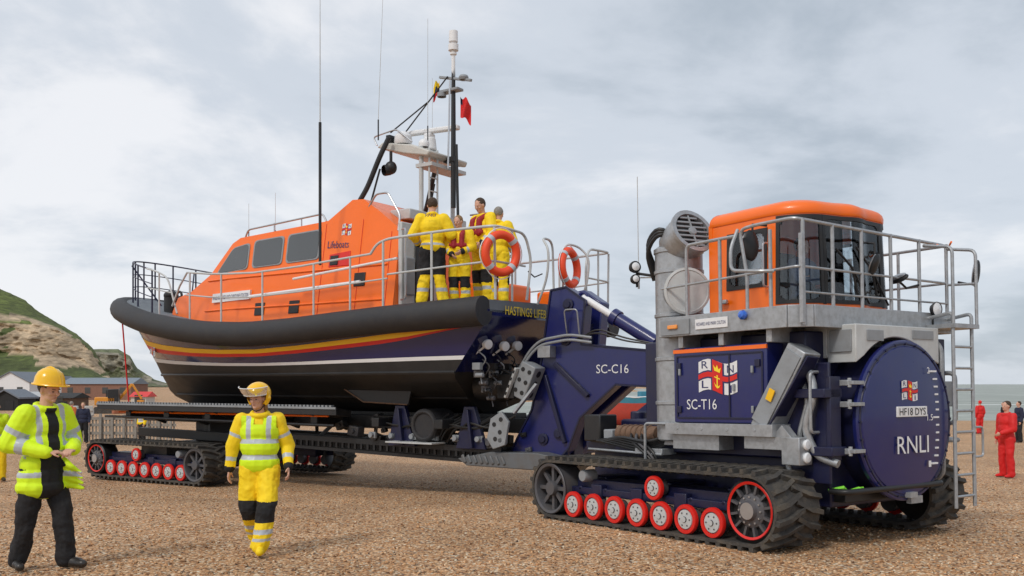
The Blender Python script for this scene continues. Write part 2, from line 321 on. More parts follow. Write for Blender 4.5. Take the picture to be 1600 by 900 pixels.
# ---------------------------------------------------------------- track unit
wheelgrey=M('wheel_grey',(.10,.10,.11),.55,metal=.3,dirt=.4)
def tpath(xr,xf,zc,R,n=96):
    L=xf-xr; per=2*L+2*PI*R; out=[]
    for i in range(n):
        s=per*i/n
        if s<L: p=(xr+s,zc+R);nn=(0,1)
        elif s<L+PI*R: a=PI/2-(s-L)/R; p=(xf+R*math.cos(a),zc+R*math.sin(a)); nn=(math.cos(a),math.sin(a))
        elif s<2*L+PI*R: p=(xf-(s-L-PI*R),zc-R); nn=(0,-1)
        else: a=-PI/2-(s-2*L-PI*R)/R; p=(xr+R*math.cos(a),zc+R*math.sin(a)); nn=(math.cos(a),math.sin(a))
        out.append((p,nn))
    return out,per
def make_track(root,xr,xf,y0,y1,out):
    R=.385; lug=.052; zc=R+lug
    yo=y0 if out<0 else y1; yi=y1 if out<0 else y0
    fr=MB(); fr.bb(xr+.35,xf-.3,min(yo-out*.22,yi+out*.1),max(yo-out*.22,yi+out*.1),zc-.06,zc+.15)
    fr.beam((xr,yo-out*.2,zc),(xf,yo-out*.2,zc),.12,.10)
    for k in range(6):
        x=xr+.5+k*.5; fr.cyl((x,yo-out*.20,zc+.03),(x,yo-out*.14,zc+.03),.035,n=8)
    for k in range(3): fr.bb(xr+.75+k*.75,xr+.95+k*.75,min(yo-out*.21,yo-out*.12),max(yo-out*.21,yo-out*.12),zc-.12,zc+.1)
    tr=fr.build('track_frame',navyd,root,.012)
    n=132; pth,per=tpath(xr,xf,zc,R,n); B=MB(); th=.035
    ring=[]
    for (p,nn) in pth:
        for (y,o_) in ((y0,0),(y1,0),(y1,-th),(y0,-th)): ring.append((p[0]+nn[0]*o_,y,p[1]+nn[1]*o_))
    fs=[]
    for i in range(n):
        k=(i+1)%n
        for j in range(4): fs.append((i*4+j,i*4+(j+1)%4,k*4+(j+1)%4,k*4+j))
    B.add(ring,fs)
    def PP(s,y,h):
        s=s%per; f=s/per*n; i=int(f)%n; t_=f-int(f); (p,a),(q,b)=pth[i],pth[(i+1)%n]
        nx,nz=a[0]*(1-t_)+b[0]*t_,a[1]*(1-t_)+b[1]*t_; return (p[0]*(1-t_)+q[0]*t_+nx*h,y,p[1]*(1-t_)+q[1]*t_+nz*h)
    nl=int(per/.155); ym=(y0+y1)/2
    for k in range(nl):
        for side,ye in ((0,y0),(1,y1)):
            s=per*(k+.5*side)/nl; ya=ym+(.05 if side==0 else -.05); w=.032
            segs=[(0,0),(.55,.09),(1,.12)]
            for (ta,sa),(tb,sb) in zip(segs,segs[1:]):
                Y0=ya+(ye-ya)*ta;Y1=ya+(ye-ya)*tb
                P=[PP(s+sa-w,Y0,-.005),PP(s+sa+w,Y0,-.005),PP(s+sb+w,Y1,-.005),PP(s+sb-w,Y1,-.005),PP(s+sa-w*.7,Y0,lug),PP(s+sa+w*.7,Y0,lug),PP(s+sb+w*.7,Y1,lug),PP(s+sb-w*.7,Y1,lug)]
                B.add(P,[(0,1,2,3),(4,5,6,7),(0,1,5,4),(1,2,6,5),(2,3,7,6),(3,0,4,7)])
    for k in range(0,n,2):
        p,nn=pth[k]; B.box((p[0]-nn[0]*.06,ym,p[1]-nn[1]*.06),(.05,.05,.05))
    B.build('belt',trackrub,tr,ang=30)
    rb=zc-R+th; ax=V((0,out,0))
    W=MB()
    W.lathe([(.0,.022),(.03,.022),(.035,.008),(.108,.004),(.112,-.010),(.120,-.010),(.124,.006),(.163,.006),(.17,-.006),(.17,-.045),(.12,-.05),(.12,-.16),(.0,-.16)],(0,0,0),ax,28,mis=[1,2,1,1,2,0,0,0,0,0,2,2])
    for q in range(6): W.cyl((.078*math.cos(q*PI/3),0,.078*math.sin(q*PI/3)),(.078*math.cos(q*PI/3),out*.012,.078*math.sin(q*PI/3)),.010,n=6,mi=2)
    rm=W.mesh('roller',[redp,lgrey,wheelgrey])
    def roller(x,z,s=1):
        o=bpy.data.objects.new('roller',rm); COL.objects.link(o); o.parent=tr; o.location=(x,yo-out*.03,z); o.scale=(s,1,s)
    for k in range(7): roller(xr+.47+k*.41,rb+.17)
    roller(xr+2.0,zc+.14,.85)
    W=MB(); W.lathe([(.33,0),(.345,.03),(.335,.04),(.30,.03),(.29,-.02),(.29,-.3),(.34,-.3),(.33,0)],(0,0,0),ax,36)
    W.lathe([(0,.03),(.09,.03),(.10,.0),(.10,-.2),(0,-.2)],(0,0,0),ax,20)
    for q in range(8):
        a=q*PI/4; W.beam((.08*math.cos(a),-out*.05,.08*math.sin(a)),(.31*math.cos(a),-out*.05,.31*math.sin(a)),.05,.05,up=(0,1,0))
    o=W.build('idler_wheel',wheelgrey,tr); o.location=(xr,yo-out*.05,zc)
    W=MB(); W.lathe([(0,.05),(.09,.05),(.11,.01),(.18,-.02),(.19,-.06),(.275,-.06),(.28,0),(.305,.012),(.31,.004),(.345,-.02),(.345,-.35),(0,-.35)],(0,0,0),ax,36,mis=[1,2,2,2,0,0,3,3,0,0,0])
    for q in range(12):
        a=q*PI/6; W.cyl((.145*math.cos(a),-out*.01,.145*math.sin(a)),(.145*math.cos(a),out*.010,.145*math.sin(a)),.012,n=6,mi=1)
        W.beam((.18*math.cos(a+.2),-out*.03,.18*math.sin(a+.2)),(.28*math.cos(a+.2),-out*.03,.28*math.sin(a+.2)),.028,.05,up=(0,1,0),mi=2)
    o=W.build('drive_wheel',[black,steel,wheelgrey,redp],tr); o.location=(xf,yo-out*.035,zc)
    W=MB(); W.lathe([(0,0),(.07,0),(.08,-.02),(.08,-.2),(0,-.2)],(0,0,0),ax,16); o=W.build('return_roller',greyp,tr); o.location=(xr+.62,yo-out*.08,zc+.2)
    return tr
# ---------------------------------------------------------------- TRACTOR
T=empty('launch_tractor',(3.12,12.27,gz(12.27)),(0,-.02,R_(-55)),'navy tracked launch tractor with orange cab and round front hatch on the shingle','tractor')
make_track(T,-2.07,1.40,-1.75,-1.05,-1)
make_track(T,-2.07,1.40,1.05,1.75,1)
m_=MB()
m_.bb(-2.3,1.7,-.75,.75,.42,.95); m_.bb(-1.0,1.55,-.95,.95,.95,2.36)
for x in(-1.5,-.3,.9): m_.bb(x-.15,x+.15,-1.35,1.35,.42,.62)
m_.bb(-2.3,-1.3,-.9,.9,.9,1.05)
m_.build('chassis',navyd,T,.02)
SH=V((0,.19,0))
d=MB(); d.lathe([(.0,0),(.80,0),(.84,.25),(.84,.66),(.83,.70),(.80,.70)],(1.30,0,1.36),(1,0,0),56); dr_=d.build('front_drum',navyd,T); dr_.location=SH
d=MB(); d.lathe([(.88,-.05),(.90,-.04),(.90,.0),(.885,.015),(.83,.018),(.82,.030),(.55,.060),(.25,.075),(0,.08)],(2.0,0,1.36),(1,0,0),64)
hatch=d.build('front_hatch',navy,T); hatch.location=SH
d=MB()
d.torus((2.015,0,1.36),(1,0,0),.855,.012,64,6)
for q in range(28):
    a=q*2*PI/28; d.cyl((2.01,.855*math.cos(a),1.36+.855*math.sin(a)),(2.035,.855*math.cos(a),1.36+.855*math.sin(a)),.016,n=6)
d.build('hatch_bolt_ring',navyd,hatch)
for z in (1.78,1.55,1.05):
    d=MB(); d.bb(1.95,2.06,-1.02,-.82,z-.02,z+.02); d.cyl((2.0,-1.0,z-.05),(2.0,-1.0,z+.05),.022,n=10); d.bb(1.7,2.0,-1.03,-.98,z-.03,z+.03); d.build('hinge',galv,hatch,.004)
d=MB(); d.bb(2.0,2.09,-.06,.08,.50,.56); d.bb(2.0,2.06,.0,.22,.43,.51); d.build('latch',galv,hatch)
fx=2.092
d=MB(); d.bb(fx-.02,fx,-.28,.29,1.40,1.515); pl=d.build('number_plate',white,hatch,.004)
text('HF18 DYS',pl,(fx,.005,1.458),(0,1,0),(0,0,1),.50,.08,black)
text('RNLI',hatch,(fx-.005,.01,1.09),(0,1,0),(0,0,1),.60,.19,white)
flag(hatch,(fx-.02,-.02,1.69),(0,1,0),(0,0,1),.30,.21)
for k in range(13):
    z=.86+k*.0875; w=.11 if k%6==0 else .05; yy=.50+.06*math.cos((k-6)/6*1.2); d=MB(); d.bb(2.045,2.072,yy-w,yy,z-.010,z+.010); d.build('depth_mark',white,hatch)
for s_,z in (('2',1.92),('1.5',1.385),('1',.86)): text(s_,hatch,(2.068,.345 if s_!='1.5' else .365,z),(0,1,0),(0,0,1),.05 if s_!='1.5' else .11,.07,white,off=.012)
d=MB()
ns=18; prof=[(-.74,2.42),(-.74,2.00)]
for i in range(ns+1):
    a=PI*.72-(PI*.44)*i/ns; prof.append((.93*math.cos(a),1.36+.93*math.sin(a)))
prof+=[(.84,2.00),(.84,2.42)]
d.prism([(1.60,y,z) for y,z in prof],[(1.97,y,z) for y,z in prof])
d.bb(1.3,1.6,-.74,.80,2.06,2.42); hood=d.build('front_hood',lgrey,T,.012); hood.location=(0,.1,0)
each('hood_panel',greyp,hood,[lambda d:d.bb(1.965,1.98,-.55,-.25,2.24,2.36),lambda d:d.bb(1.965,1.98,.3,.72,2.28,2.38),lambda d:d.bb(1.65,1.92,-.765,-.735,2.12,2.36)],.003)
for p in ([(1.75,1.02,2.4),(1.95,1.02,2.2),(1.95,1.02,.7),(1.7,1.02,.55)],[(1.7,1.3,1.9),(1.95,1.3,1.9),(1.95,1.3,1.3),(1.7,1.3,1.3)],[(1.7,.95,1.1),(2.0,1.3,1.1),(1.7,1.5,1.1)]):
    d=MB(); d.tube(rnd(p,.08),.028,8); d.build('front_frame_tube',galv,T)
d=MB(); d.bb(1.45,1.9,1.05,1.18,.9,2.3); d.build('front_side_plate',navyd,T,.01)
d=MB(); d.bb(1.88,1.93,1.07,1.35,1.5,1.8); d.build('junction_box',greyp,T,.01)
# side locker
d=MB(); d.bb(-.2,1.24,-1.22,-.86,1.34,2.24); lk=d.build('side_locker',navy,T,.015)
d=MB()
for x in(-.14,.70,1.18): d.bb(x-.012,x+.012,-1.232,-1.215,1.40,2.14)
for z in(1.40,2.14): d.bb(-.14,1.18,-1.233,-1.216,z-.01,z+.01)
d.build('door_trim',navyd,lk,.003)
for x in(-.1,1.12):
    for z in(1.5,2.02): d=MB(); d.bb(x-.035,x+.035,-1.245,-1.22,z-.04,z+.04); d.build('hinge',navyd,lk,.004)
d=MB(); d.bb(-.2,1.24,-1.228,-1.2,2.178,2.222); d.build('orange_stripe',orange,lk)
for x,z in((-.08,1.95),(1.05,1.95),(1.05,1.5),(.78,1.75)):
    d=MB(); d.bb(x-.015,x+.015,-1.255,-1.23,z-.04,z+.04); d.build('latch',greyp,lk,.006)
flag(lk,(.52,-1.222,1.88),(1,0,0),(0,0,1),.60,.36,wave=.10)
text('SC-T16',lk,(.26,-1.222,1.56),(1,0,0),(0,0,1),.48,.12,white)
d=MB(); d.bb(-.3,1.35,-1.28,-.86,1.20,1.335); d.bb(-.25,.5,-1.2,-.9,1.02,1.2); d.bb(.9,1.5,-1.22,-.85,1.06,1.2); d.beam((1.35,-1.15,1.26),(1.55,-1.15,1.05),.12,.2)
for x in(-.1,.3,.7,1.1): d.cyl((x,-1.285,1.27),(x,-1.28,1.27),.02,n=8)
d.build('side_sill',galv,T,.012)
d=MB()
P0=V((1.62,-1.05,2.16));P1=V((1.12,-1.10,1.27)); d.beam(P0,P1,.26,.28,up=(0,1,0))
sd=d.build('slanted_duct',galv,T,.015)
d=MB(); d.beam(P0+V((-.03,-.15,-.05)),P1+V((.02,-.15,.08)),.22,.02,up=(0,1,0)); d.build('duct_cover',greyp,sd,.004)
d=MB(); d.beam(P0+V((.145,-.05,-.1)),P1+V((.155,-.05,.05)),.02,.2,up=(0,1,0)); d.build('duct_side_cover',navyd,sd,.004)
d=MB(); d.beam((1.29,-1.265,1.60),(1.35,-1.265,1.72),.08,.012,up=(0,1,0)); d.build('warning_label',yellowp,sd)
each('pipe',galv,T,[lambda d:d.tube(rnd([(1.55,-1.0,2.1),(1.75,-1.05,1.7),(1.62,-1.08,1.3),(1.7,-1.0,1.0),(1.95,-.95,.92)],.15),.045,12),
 lambda d:d.tube(rnd([(1.45,-.98,2.0),(1.62,-1.0,1.6),(1.5,-1.02,1.2),(1.45,-.9,.8)],.1),.03,8),
 lambda d:d.tube(rnd([(1.72,-.92,1.9),(1.72,-1.1,1.9),(1.72,-1.1,1.25),(1.72,-.92,1.25)],.06),.018,8)])
d=MB(); d.bb(1.5,1.9,-1.1,-.8,1.62,1.72); d.bb(1.5,1.95,-1.05,-.8,1.0,1.1); d.bb(1.84,1.90,-1.0,-.82,.95,1.85); d.bb(1.3,1.86,-.97,-.93,.7,2.0); d.build('side_bracket',navyd,T,.01)
for yy in(-1.12,1.22):
    d=MB(); d.bb(1.42,1.66,yy-.1,yy+.12,.90,1.2); d.cyl((1.4,yy,1.08),(1.45,yy,.8),.03); hb=d.build('headlight',galv,T,.01)
    for z in(1.12,.98): d=MB(); d.lathe([(.055,0),(.06,.02),(.045,.035),(0,.04)],(1.66,yy+.01,z),(1,0,0),18); d.build('lens',lampglass,hb)
d=MB(); d.tube([(1.75,-.85,.62),(1.9,-.8,.66),(1.86,-.68,.60),(1.95,-.60,.64),(1.82,-.55,.60),(1.9,-.45,.63)],.022,6); d.build('tow_strap',greenr,T)
d=MB(); d.bb(1.2,1.85,-.7,.7,.48,.60); d.tube(rnd([(1.8,-.9,.62),(2.02,-.9,.62),(2.02,.9,.62),(1.8,.9,.62)],.1),.035,8); d.build('lower_bumper',black,T,.01)
# rear engine bits
d=MB(); d.cyl((-1.50,-.95,1.17),(-.75,-.95,1.17),.11,n=18)
for k in range(6): d.torus((-1.4+k*.1,-.95,1.17),(1,0,0),.11,.016,20,6)
d.build('silencer',rust,T)
d=MB(); d.bb(-2.2,-1.85,-1.02,-.7,1.05,1.42); d.build('battery_box',black,T,.02)
d=MB(); d.bb(-1.8,-1.62,-1.0,-.8,1.05,1.22); d.build('valve_box',greyp,T,.015)
for k in range(5): d=MB(); d.tube(rnd([(-2.2+k*.12,-.9-.03*k,1.06),(-1.7+k*.1,-1.08-.02*k,1.06+.02*k),(-.9+.05*k,-1.1-.02*k,.95+.03*k),(-.4,-1.0,1.1+.03*k)],.2),.022,8); d.build('hydraulic_hose',black,T)
for k in range(3): d=MB(); d.tube(rnd([(-1.2+.1*k,-1.0,1.2),(-1.1+.1*k,-1.15,1.10),(-.8+.1*k,-1.18,.95),(-.6,-1.1,.75)],.15),.02,8); d.build('hydraulic_hose',wheelgrey if k==1 else black,T)
d=MB(); d.bb(-1.0,-.5,-1.15,-.9,.92,1.0); d.tube(rnd([(-.75,-1.2,.8),(-.75,-1.2,1.32),(-.3,-1.2,1.32)],.06),.02); d.tube([(-2.0,-1.1,.95),(-.5,-1.15,.93)],.018); d.build('rear_step',galv,T,.006)
d=MB(); d.bb(-1.9,-1.0,-.6,.6,1.05,1.35); d.bb(-2.5,-1.9,-.12,.12,.9,1.2); d.build('rear_body',navyd,T,.03)
# stack
cx,cy=-.45,-.86
d=MB(); pr=[(.27,1.10),(.30,1.12)]
for z in(1.55,2.1,2.65,3.2): pr+=[(.30,z),(.315,z+.01),(.315,z+.045),(.30,z+.055)]
pr+=[(.30,3.46),(.315,3.47),(.315,3.52),(.26,3.56),(0,3.57)]
d.lathe(pr,(cx,cy,0),(0,0,1),40); d.bb(cx-.1,cx+.25,cy-.2,cy+.1,1.05,1.2)
st=d.build('intake_stack',galv,T)
d=MB(); axn=V((.72,-.12,.34)).normalized(); c0=V((cx+.26,cy-.08,3.66))
d.lathe([(.0,-.42),(.18,-.40),(.25,-.30),(.28,-.1),(.28,.06),(.30,.07),(.30,.11),(.245,.11),(.24,.03)],c0,axn,36); hd=d.build('intake_head',galv,st)
a_,b_,_=frame(axn); d=MB()
for k in range(-3,4):
    w=math.sqrt(max(0,.235**2-(k*.066)**2)); p=c0+axn*.085+b_*(k*.066); d.beam(p-a_*w,p+a_*w,.026,.016,up=axn)
d.beam(c0+axn*.09-b_*.23,c0+axn*.09+b_*.23,.02,.02); d.lathe([(.0,.115),(.05,.11),(.06,.09)],c0,axn,18)
d.build('grille',greyp,hd,.003)
d=MB(); d.lathe([(0,.04),(.243,.04),(.243,.045)],c0,axn,28); d.build('grille_backing',black,hd)
ld=V((.70,-.42,.0)).normalized(); lc=V((cx+.33,cy-.20,2.95))
d=MB(); d.lathe([(.25,-.22),(.25,.0),(.25,.01)],lc,ld,32); d.build('lid_collar',greyp,st)
d=MB(); d.lathe([(.285,.005),(.29,.012),(.29,.035),(.26,.045),(.25,.035),(.2,.038),(0,.05)],lc,ld,36); la,lb_,_=frame(ld); d.beam(lc+ld*.06-lb_*.24,lc+ld*.06+lb_*.24,.03,.02)
d.build('round_access_lid',lgrey,st)
for k in range(3):
    d=MB(); d.tube(rnd([(cx-.28,cy-.16+.05*k,3.15),(cx-.26,cy-.32,3.50+.05*k),(cx-.02,cy-.33,3.72+.04*k),(cx+.1,cy-.1,3.62)],.15),.028,8); d.build('corrugated_hose',black,st)
d=MB(); d.cyl((cx-.25,cy-.05,3.2),(cx-.62,cy-.15,3.28),.018); d.cyl((cx-.62,cy-.15,3.1),(cx-.62,cy-.15,3.42),.016); lb=d.build('lamp_bracket',black,st)
for z,s_ in((3.36,1),(3.2,.8)):
    d=MB(); d.lathe([(0,-.12*s_),(.045*s_,-.10*s_),(.078*s_,-.02),(.078*s_,.02),(.055*s_,.03),(0,.03)],(cx-.60,cy-.2,z),(.85,-.3,.1),18); d.build('work_lamp',black,st)
    d=MB(); d.lathe([(.055*s_,.032),(.035*s_,.042),(0,.046)],(cx-.60,cy-.2,z),(.85,-.3,.1),18); d.build('work_lamp_lens',lampglass,st)
d=MB(); d.cyl((cx-.75,cy,3.35),(cx-.75,cy,4.6),.006,n=6); d.cyl((cx-.75,cy,3.1),(cx-.75,cy,3.4),.014,n=8); d.cyl((cx-.75,cy,3.25),(cx-.25,cy,3.2),.012,n=6); d.build('whip_antenna',lgrey,st)
# platform
d=MB(); pts=[(-.35,-1.30),(1.6,-1.30),(1.78,-1.1),(1.78,1.5),(-.35,1.5)]
d.prism([(x,y,2.58) for x,y in pts],[(x,y,2.62) for x,y in pts])
pf=d.build('platform',deckm,T)
d=MB()
for (a,b) in zip(pts,pts[1:]+pts[:1]): d.beam((a[0],a[1],2.50),(b[0],b[1],2.50),.04,.24,up=(0,0,1))
for x in(-.1,.55,1.2): d.bb(x-.03,x+.03,-1.29,1.49,2.42,2.57)
for x,y in((-.05,-1.2),(.6,-1.2),(1.3,-1.2)): d.bb(x-.04,x+.04,y-.05,y+.3,2.24,2.44)
d.build('platform_edge',galv,pf,.006)
d=MB(); d.bb(.28,.78,-1.335,-1.322,2.44,2.56); npl=d.build('name_plate',white,pf,.003)
text('RICHARD AND MARK COLTON',npl,(.53,-1.335,2.50),(1,0,0),(0,0,1),.45,.04,navy)
d=MB(); d.bb(-.30,.18,-1.34,-1.322,2.40,2.58); d.build('plate',greyp,pf,.003)
d=MB(); d.bb(-.16,.0,-1.365,-1.34,2.47,2.52); d.build('amber_lamp',amber,pf,.008)
d=MB(); d.lathe([(.05,0),(.055,.03),(.04,.06),(0,.075)],(1.02,-1.325,2.55),(0,-1,.2),16); d.build('blue_lamp',blueglass,pf)
d=MB()
d.tube(rnd([(1.05,-1.3,2.6),(1.05,-1.3,3.0),(.95,-1.3,3.52),(1.15,-1.3,3.54),(1.68,-1.3,3.54),(1.75,-1.22,3.52),(1.75,1.5,3.46),(-.2,1.5,3.46)],.10),.020,8)
d.tube(rnd([(.12,-1.3,2.6),(.12,-1.3,3.46),(.9,-1.3,3.46)],.08),.020,8)
d.tube(rnd([(-.3,-1.3,2.98),(1.72,-1.3,3.02),(1.75,-1.22,3.02),(1.75,1.5,3.0),(-.2,1.5,3.0)],.06),.015,8)
d.tube(rnd([(.95,-1.33,3.52),(.95,-1.45,3.3),(.95,-1.45,3.05),(1.35,-1.45,3.0),(1.45,-1.33,3.0)],.08),.020,8)
d.tube([(1.76,-1.25,2.75),(1.76,1.5,2.75)],.012,8)
for x in(.65,1.38): d.cyl((x,-1.3,2.42),(x,-1.3,3.46),.021,n=8)
for y in(-1.22,-.72,-.2,.35,.92,1.5): d.cyl((1.75,y,2.4),(1.75,y,3.53-.02*(y+1)),.021,n=8)
for x in(1.1,.4,-.2): d.cyl((x,1.5,2.6),(x,1.5,3.46),.02,n=8)
d.box((1.75,-1.24,2.9),(.045,.045,.95))
d.build('guard_rail',galv,T)
d=MB()
for y in(1.02,1.42): d.tube(rnd([(1.78,y,2.55),(2.1,y,2.6),(2.1,y,.32)],.06),.022,8)
for k in range(9): d.cyl((2.1,1.02,.45+k*.25),(2.1,1.42,.45+k*.25),.016,n=8)
for y in(1.0,1.5): d.tube(rnd([(1.76,y,3.42),(2.12,y,3.36),(2.12,y,2.45)],.08),.02,8)
d.tube([(1.76,1.5,2.98),(2.12,1.5,2.96)],.016); d.tube(rnd([(2.12,1.0,2.45),(2.12,1.5,2.45)],.06),.02)
d.tube(rnd([(2.1,1.42,.9),(2.1,1.62,.9),(2.1,1.62,1.25),(2.1,1.42,1.25)],.05),.014)
d.bb(1.78,2.14,.98,1.52,2.42,2.47); d.build('ladder',galv,T)
d=MB(); d.tube(rnd([(1.78,1.25,3.45),(1.95,1.2,3.38),(2.1,1.02,3.42)],.1),.012); d.build('orange_cord',orange,T)
def mirror(p,ax,r,arm):
    d=MB(); d.tube([V(q) for q in arm],.014,8); ell=d.build('mirror',black,T)
    d=MB(); a,b,n_=frame(ax); Rm=Matrix((a,b,n_)).transposed(); d.ell(p,(r[0],r[1],.04),18,10,Rm); d.build('mirror_head',black,ell)
    d=MB(); d.ell(V(p)+V(ax).normalized()*.03,(r[0]*.9,r[1]*.9,.02),18,10,Rm); d.build('mirror_glass',steel,ell)
mirror((1.95,1.82,3.12),(-.7,-.3,.1),(.1,.17),[(1.9,1.5,3.0),(1.95,1.72,2.98),(1.97,1.85,3.2)])
mirror((1.72,.55,3.0),(-.3,-.5,.85),(.2,.08),[(1.75,.92,2.95),(1.72,.7,2.9),(1.7,.6,2.97)])
mirror((.95,-1.12,3.36),(-.9,.1,0),(.12,.18),[(1.0,-.9,3.6),(.97,-1.1,3.6),(.97,-1.12,3.4)])
mirror((1.78,.0,3.12),(-.5,-.2,.2),(.09,.13),[(1.6,.0,3.4),(1.78,.0,3.36),(1.78,.0,3.2)])
d=MB(); d.lathe([(0,-.08),(.06,-.06),(.09,0),(.085,.01)],(1.86,1.1,2.66),(1,-.1,0),18); d.cyl((1.8,1.1,2.45),(1.8,1.1,2.62),.015); wl=d.build('work_lamp',black,T)
d=MB(); d.lathe([(.085,0),(.05,.015),(0,.02)],(1.86,1.1,2.66),(1,-.1,0),18); d.build('lens',lampglass,wl)
# cab
def arc(c,r,a0,a1,n): return [(c[0]+r*math.cos(a0+(a1-a0)*i/n),c[1]+r*math.sin(a0+(a1-a0)*i/n)) for i in range(n+1)]
def densify(p,step=.05):
    out=[p[0]]
    for a,b in zip(p,p[1:]):
        l=math.dist(a,b);k=max(1,int(l/step))
        for i in range(1,k+1): out.append((a[0]+(b[0]-a[0])*i/k,a[1]+(b[1]-a[1])*i/k))
    return out
half=[(.1,-.88),(.98,-.88)]+arc((.98,-.38),.50,-PI/2,-.25,11)+[(1.50,-.16),(1.545,-.04),(1.555,.05)]
far=[(x,.14-y) for x,y in half[::-1]]
OUT=densify(half+far)
cl=[0]
for a,b in zip(OUT,OUT[1:]): cl.append(cl[-1]+math.dist(a,b))
def at(s):
    s=max(0,min(cl[-1]-1e-6,s))
    for i in range(len(cl)-1):
        if cl[i+1]>=s:
            t_=(s-cl[i])/(cl[i+1]-cl[i]); a,b=OUT[i],OUT[i+1]; i0=max(0,i-1);i1=min(len(OUT)-1,i+2)
            dx,dy=OUT[i1][0]-OUT[i0][0],OUT[i1][1]-OUT[i0][1]; l=math.hypot(dx,dy); return (a[0]+(b[0]-a[0])*t_,a[1]+(b[1]-a[1])*t_),(dy/l,-dx/l)
def lean(z): return -.035*(z-2.6)/1.0
def strip(mb,s0,s1,z0,z1,o0,o1,mi=None):
    n=max(1,int((s1-s0)/.05)); P=[]
    for i in range(n+1):
        (p,q)=at(s0+(s1-s0)*i/n)
        for z,o_ in((z0,o0),(z0,o1),(z1,o1),(z1,o0)):
            o_+=lean(z); P.append((p[0]+q[0]*o_,p[1]+q[1]*o_,z))
    fs=[(0,1,2,3),tuple(n*4+k for k in(3,2,1,0))]+[(i*4+j,i*4+(j+1)%4,(i+1)*4+(j+1)%4,(i+1)*4+j) for i in range(n) for j in range(4)]
    mb.add(P,fs,mi)
Ltot=cl[-1]; ZT=3.70
s_side0,s_side1=.27,.86; s_c0,s_c1=1.00,1.55; s_f0,s_f1=1.575,Ltot-1.575
cabb=MB()
strip(cabb,0,Ltot,2.60,2.70,-.05,0); strip(cabb,0,Ltot,ZT,3.76,-.05,0)
strip(cabb,0,s_side0,2.70,ZT,-.05,0); strip(cabb,s_side1,s_c0,2.70,ZT,-.05,0); strip(cabb,s_side0,s_side1,2.70,2.92,-.05,0); strip(cabb,s_side0,s_side1,3.58,ZT,-.05,0)
strip(cabb,Ltot-s_c0,Ltot-s_side1,2.70,ZT,-.05,0); strip(cabb,Ltot-s_side0,Ltot,2.70,ZT,-.05,0); strip(cabb,Ltot-s_side1,Ltot-s_side0,2.70,2.92,-.05,0); strip(cabb,Ltot-s_side1,Ltot-s_side0,3.58,ZT,-.05,0)
cabb.bb(.06,.12,-.85,.99,2.6,3.74)
cab=cabb.build('cab',orange,T)
d=MB(); strip(d,s_c1-.01,s_f0+.01,2.68,ZT,-.05,.004); d.build('cab_pillar',black,cab)
d=MB(); strip(d,s_f1-.01,Ltot-s_c1+.01,2.68,ZT,-.05,.004); d.build('cab_pillar',black,cab)
def loop(z,o_):
    L_=[]
    for i in range(61):
        p,q=at(Ltot*i/60); oo=o_+lean(min(z,3.7)); L_.append((p[0]+q[0]*oo,p[1]+q[1]*oo,z))
    p=L_[0];r_=L_[-1]; return L_+[(.1-o_*.8,r_[1],z),(.1-o_*.8,p[1],z)]
rf=MB(); lv=[(3.715,.010),(3.73,.016),(3.77,.018),(3.81,.005),(3.845,-.03),(3.875,-.09),(3.898,-.18),(3.915,-.30),(3.922,-.45)]
loops=[loop(z,o_) for z,o_ in lv]; k=len(loops[0])
for L_ in loops: rf.v+=L_
for i in range(len(lv)-1):
    for j in range(k): rf.f.append((i*k+j,i*k+(j+1)%k,(i+1)*k+(j+1)%k,(i+1)*k+j)); rf.m.append(0)
rf.f.append(tuple(range(k))[::-1]); rf.m.append(0); rf.f.append(tuple((len(lv)-1)*k+j for j in range(k))); rf.m.append(0)
rf.build('cab_roof',orange,cab,ang=60)
def cabwin(s0,s1,z0,z1):
    d=MB(); w=.035
    strip(d,s0-.01,s1+.01,z0-.01,z0+w,-.02,.012); strip(d,s0-.01,s1+.01,z1-w,z1+.01,-.02,.012); strip(d,s0-.01,s0+w,z0+w,z1-w,-.02,.012); strip(d,s1-w,s1+.01,z0+w,z1-w,-.02,.012)
    for (sa,sg) in((s0+w,1),(s1-w,-1)):
        for (za,zg) in((z0+w,1),(z1-w,-1)):
            for q in range(4):
                hh=.10*(1-math.sin(math.acos(1-(q+.5)/4)))
                a,b=sorted((sa+sg*.10*q/4,sa+sg*.10*(q+1)/4)); c_,e_=sorted((za,za+zg*hh)); strip(d,a,b,c_,e_,-.018,.010)
    o=d.build('window',black,cab)
    g=MB(); strip(g,s0+w-.005,s1-w+.005,z0+w-.005,z1-w+.005,-.006,.0); g.build('pane',cabglass,o)
cabwin(s_side0,s_side1,2.92,3.58); cabwin(s_c0,s_c1,2.70,ZT-.01); cabwin(s_f0,s_f1,2.70,ZT-.01); cabwin(Ltot-s_c1,Ltot-s_c0,2.70,ZT-.01); cabwin(Ltot-s_side1,Ltot-s_side0,2.92,3.58)
for yy,tz in((.02,3.35),(-.35,3.3)):
    d=MB(); d.tube([(1.60,yy+.5,2.7),(1.59,yy+.2,3.1)],.012); d.tube([(1.585,yy+.3,2.8),(1.59,yy+.2,3.1),(1.56,yy-.05,tz)],.014); d.build('wiper',black,cab)
d=MB(); d.bb(.30,.9,-.18,.38,2.62,2.90); d.bb(.3,.42,-.18,.38,2.90,3.45); seat=d.build('driver_seat',blackf,cab,.05)
d=MB(); d.bb(1.1,1.4,-.5,.6,2.6,2.85); d.cyl((1.2,.0,2.85),(1.15,.0,2.98),.03); d.torus((1.14,.0,3.0),(-.5,0,.85),.17,.015); d.build('dashboard',black,cab,.03)
d=MB(); d.bb(.15,.3,.4,.85,2.62,3.2); d.build('control_cabinet',greyp,cab,.03)
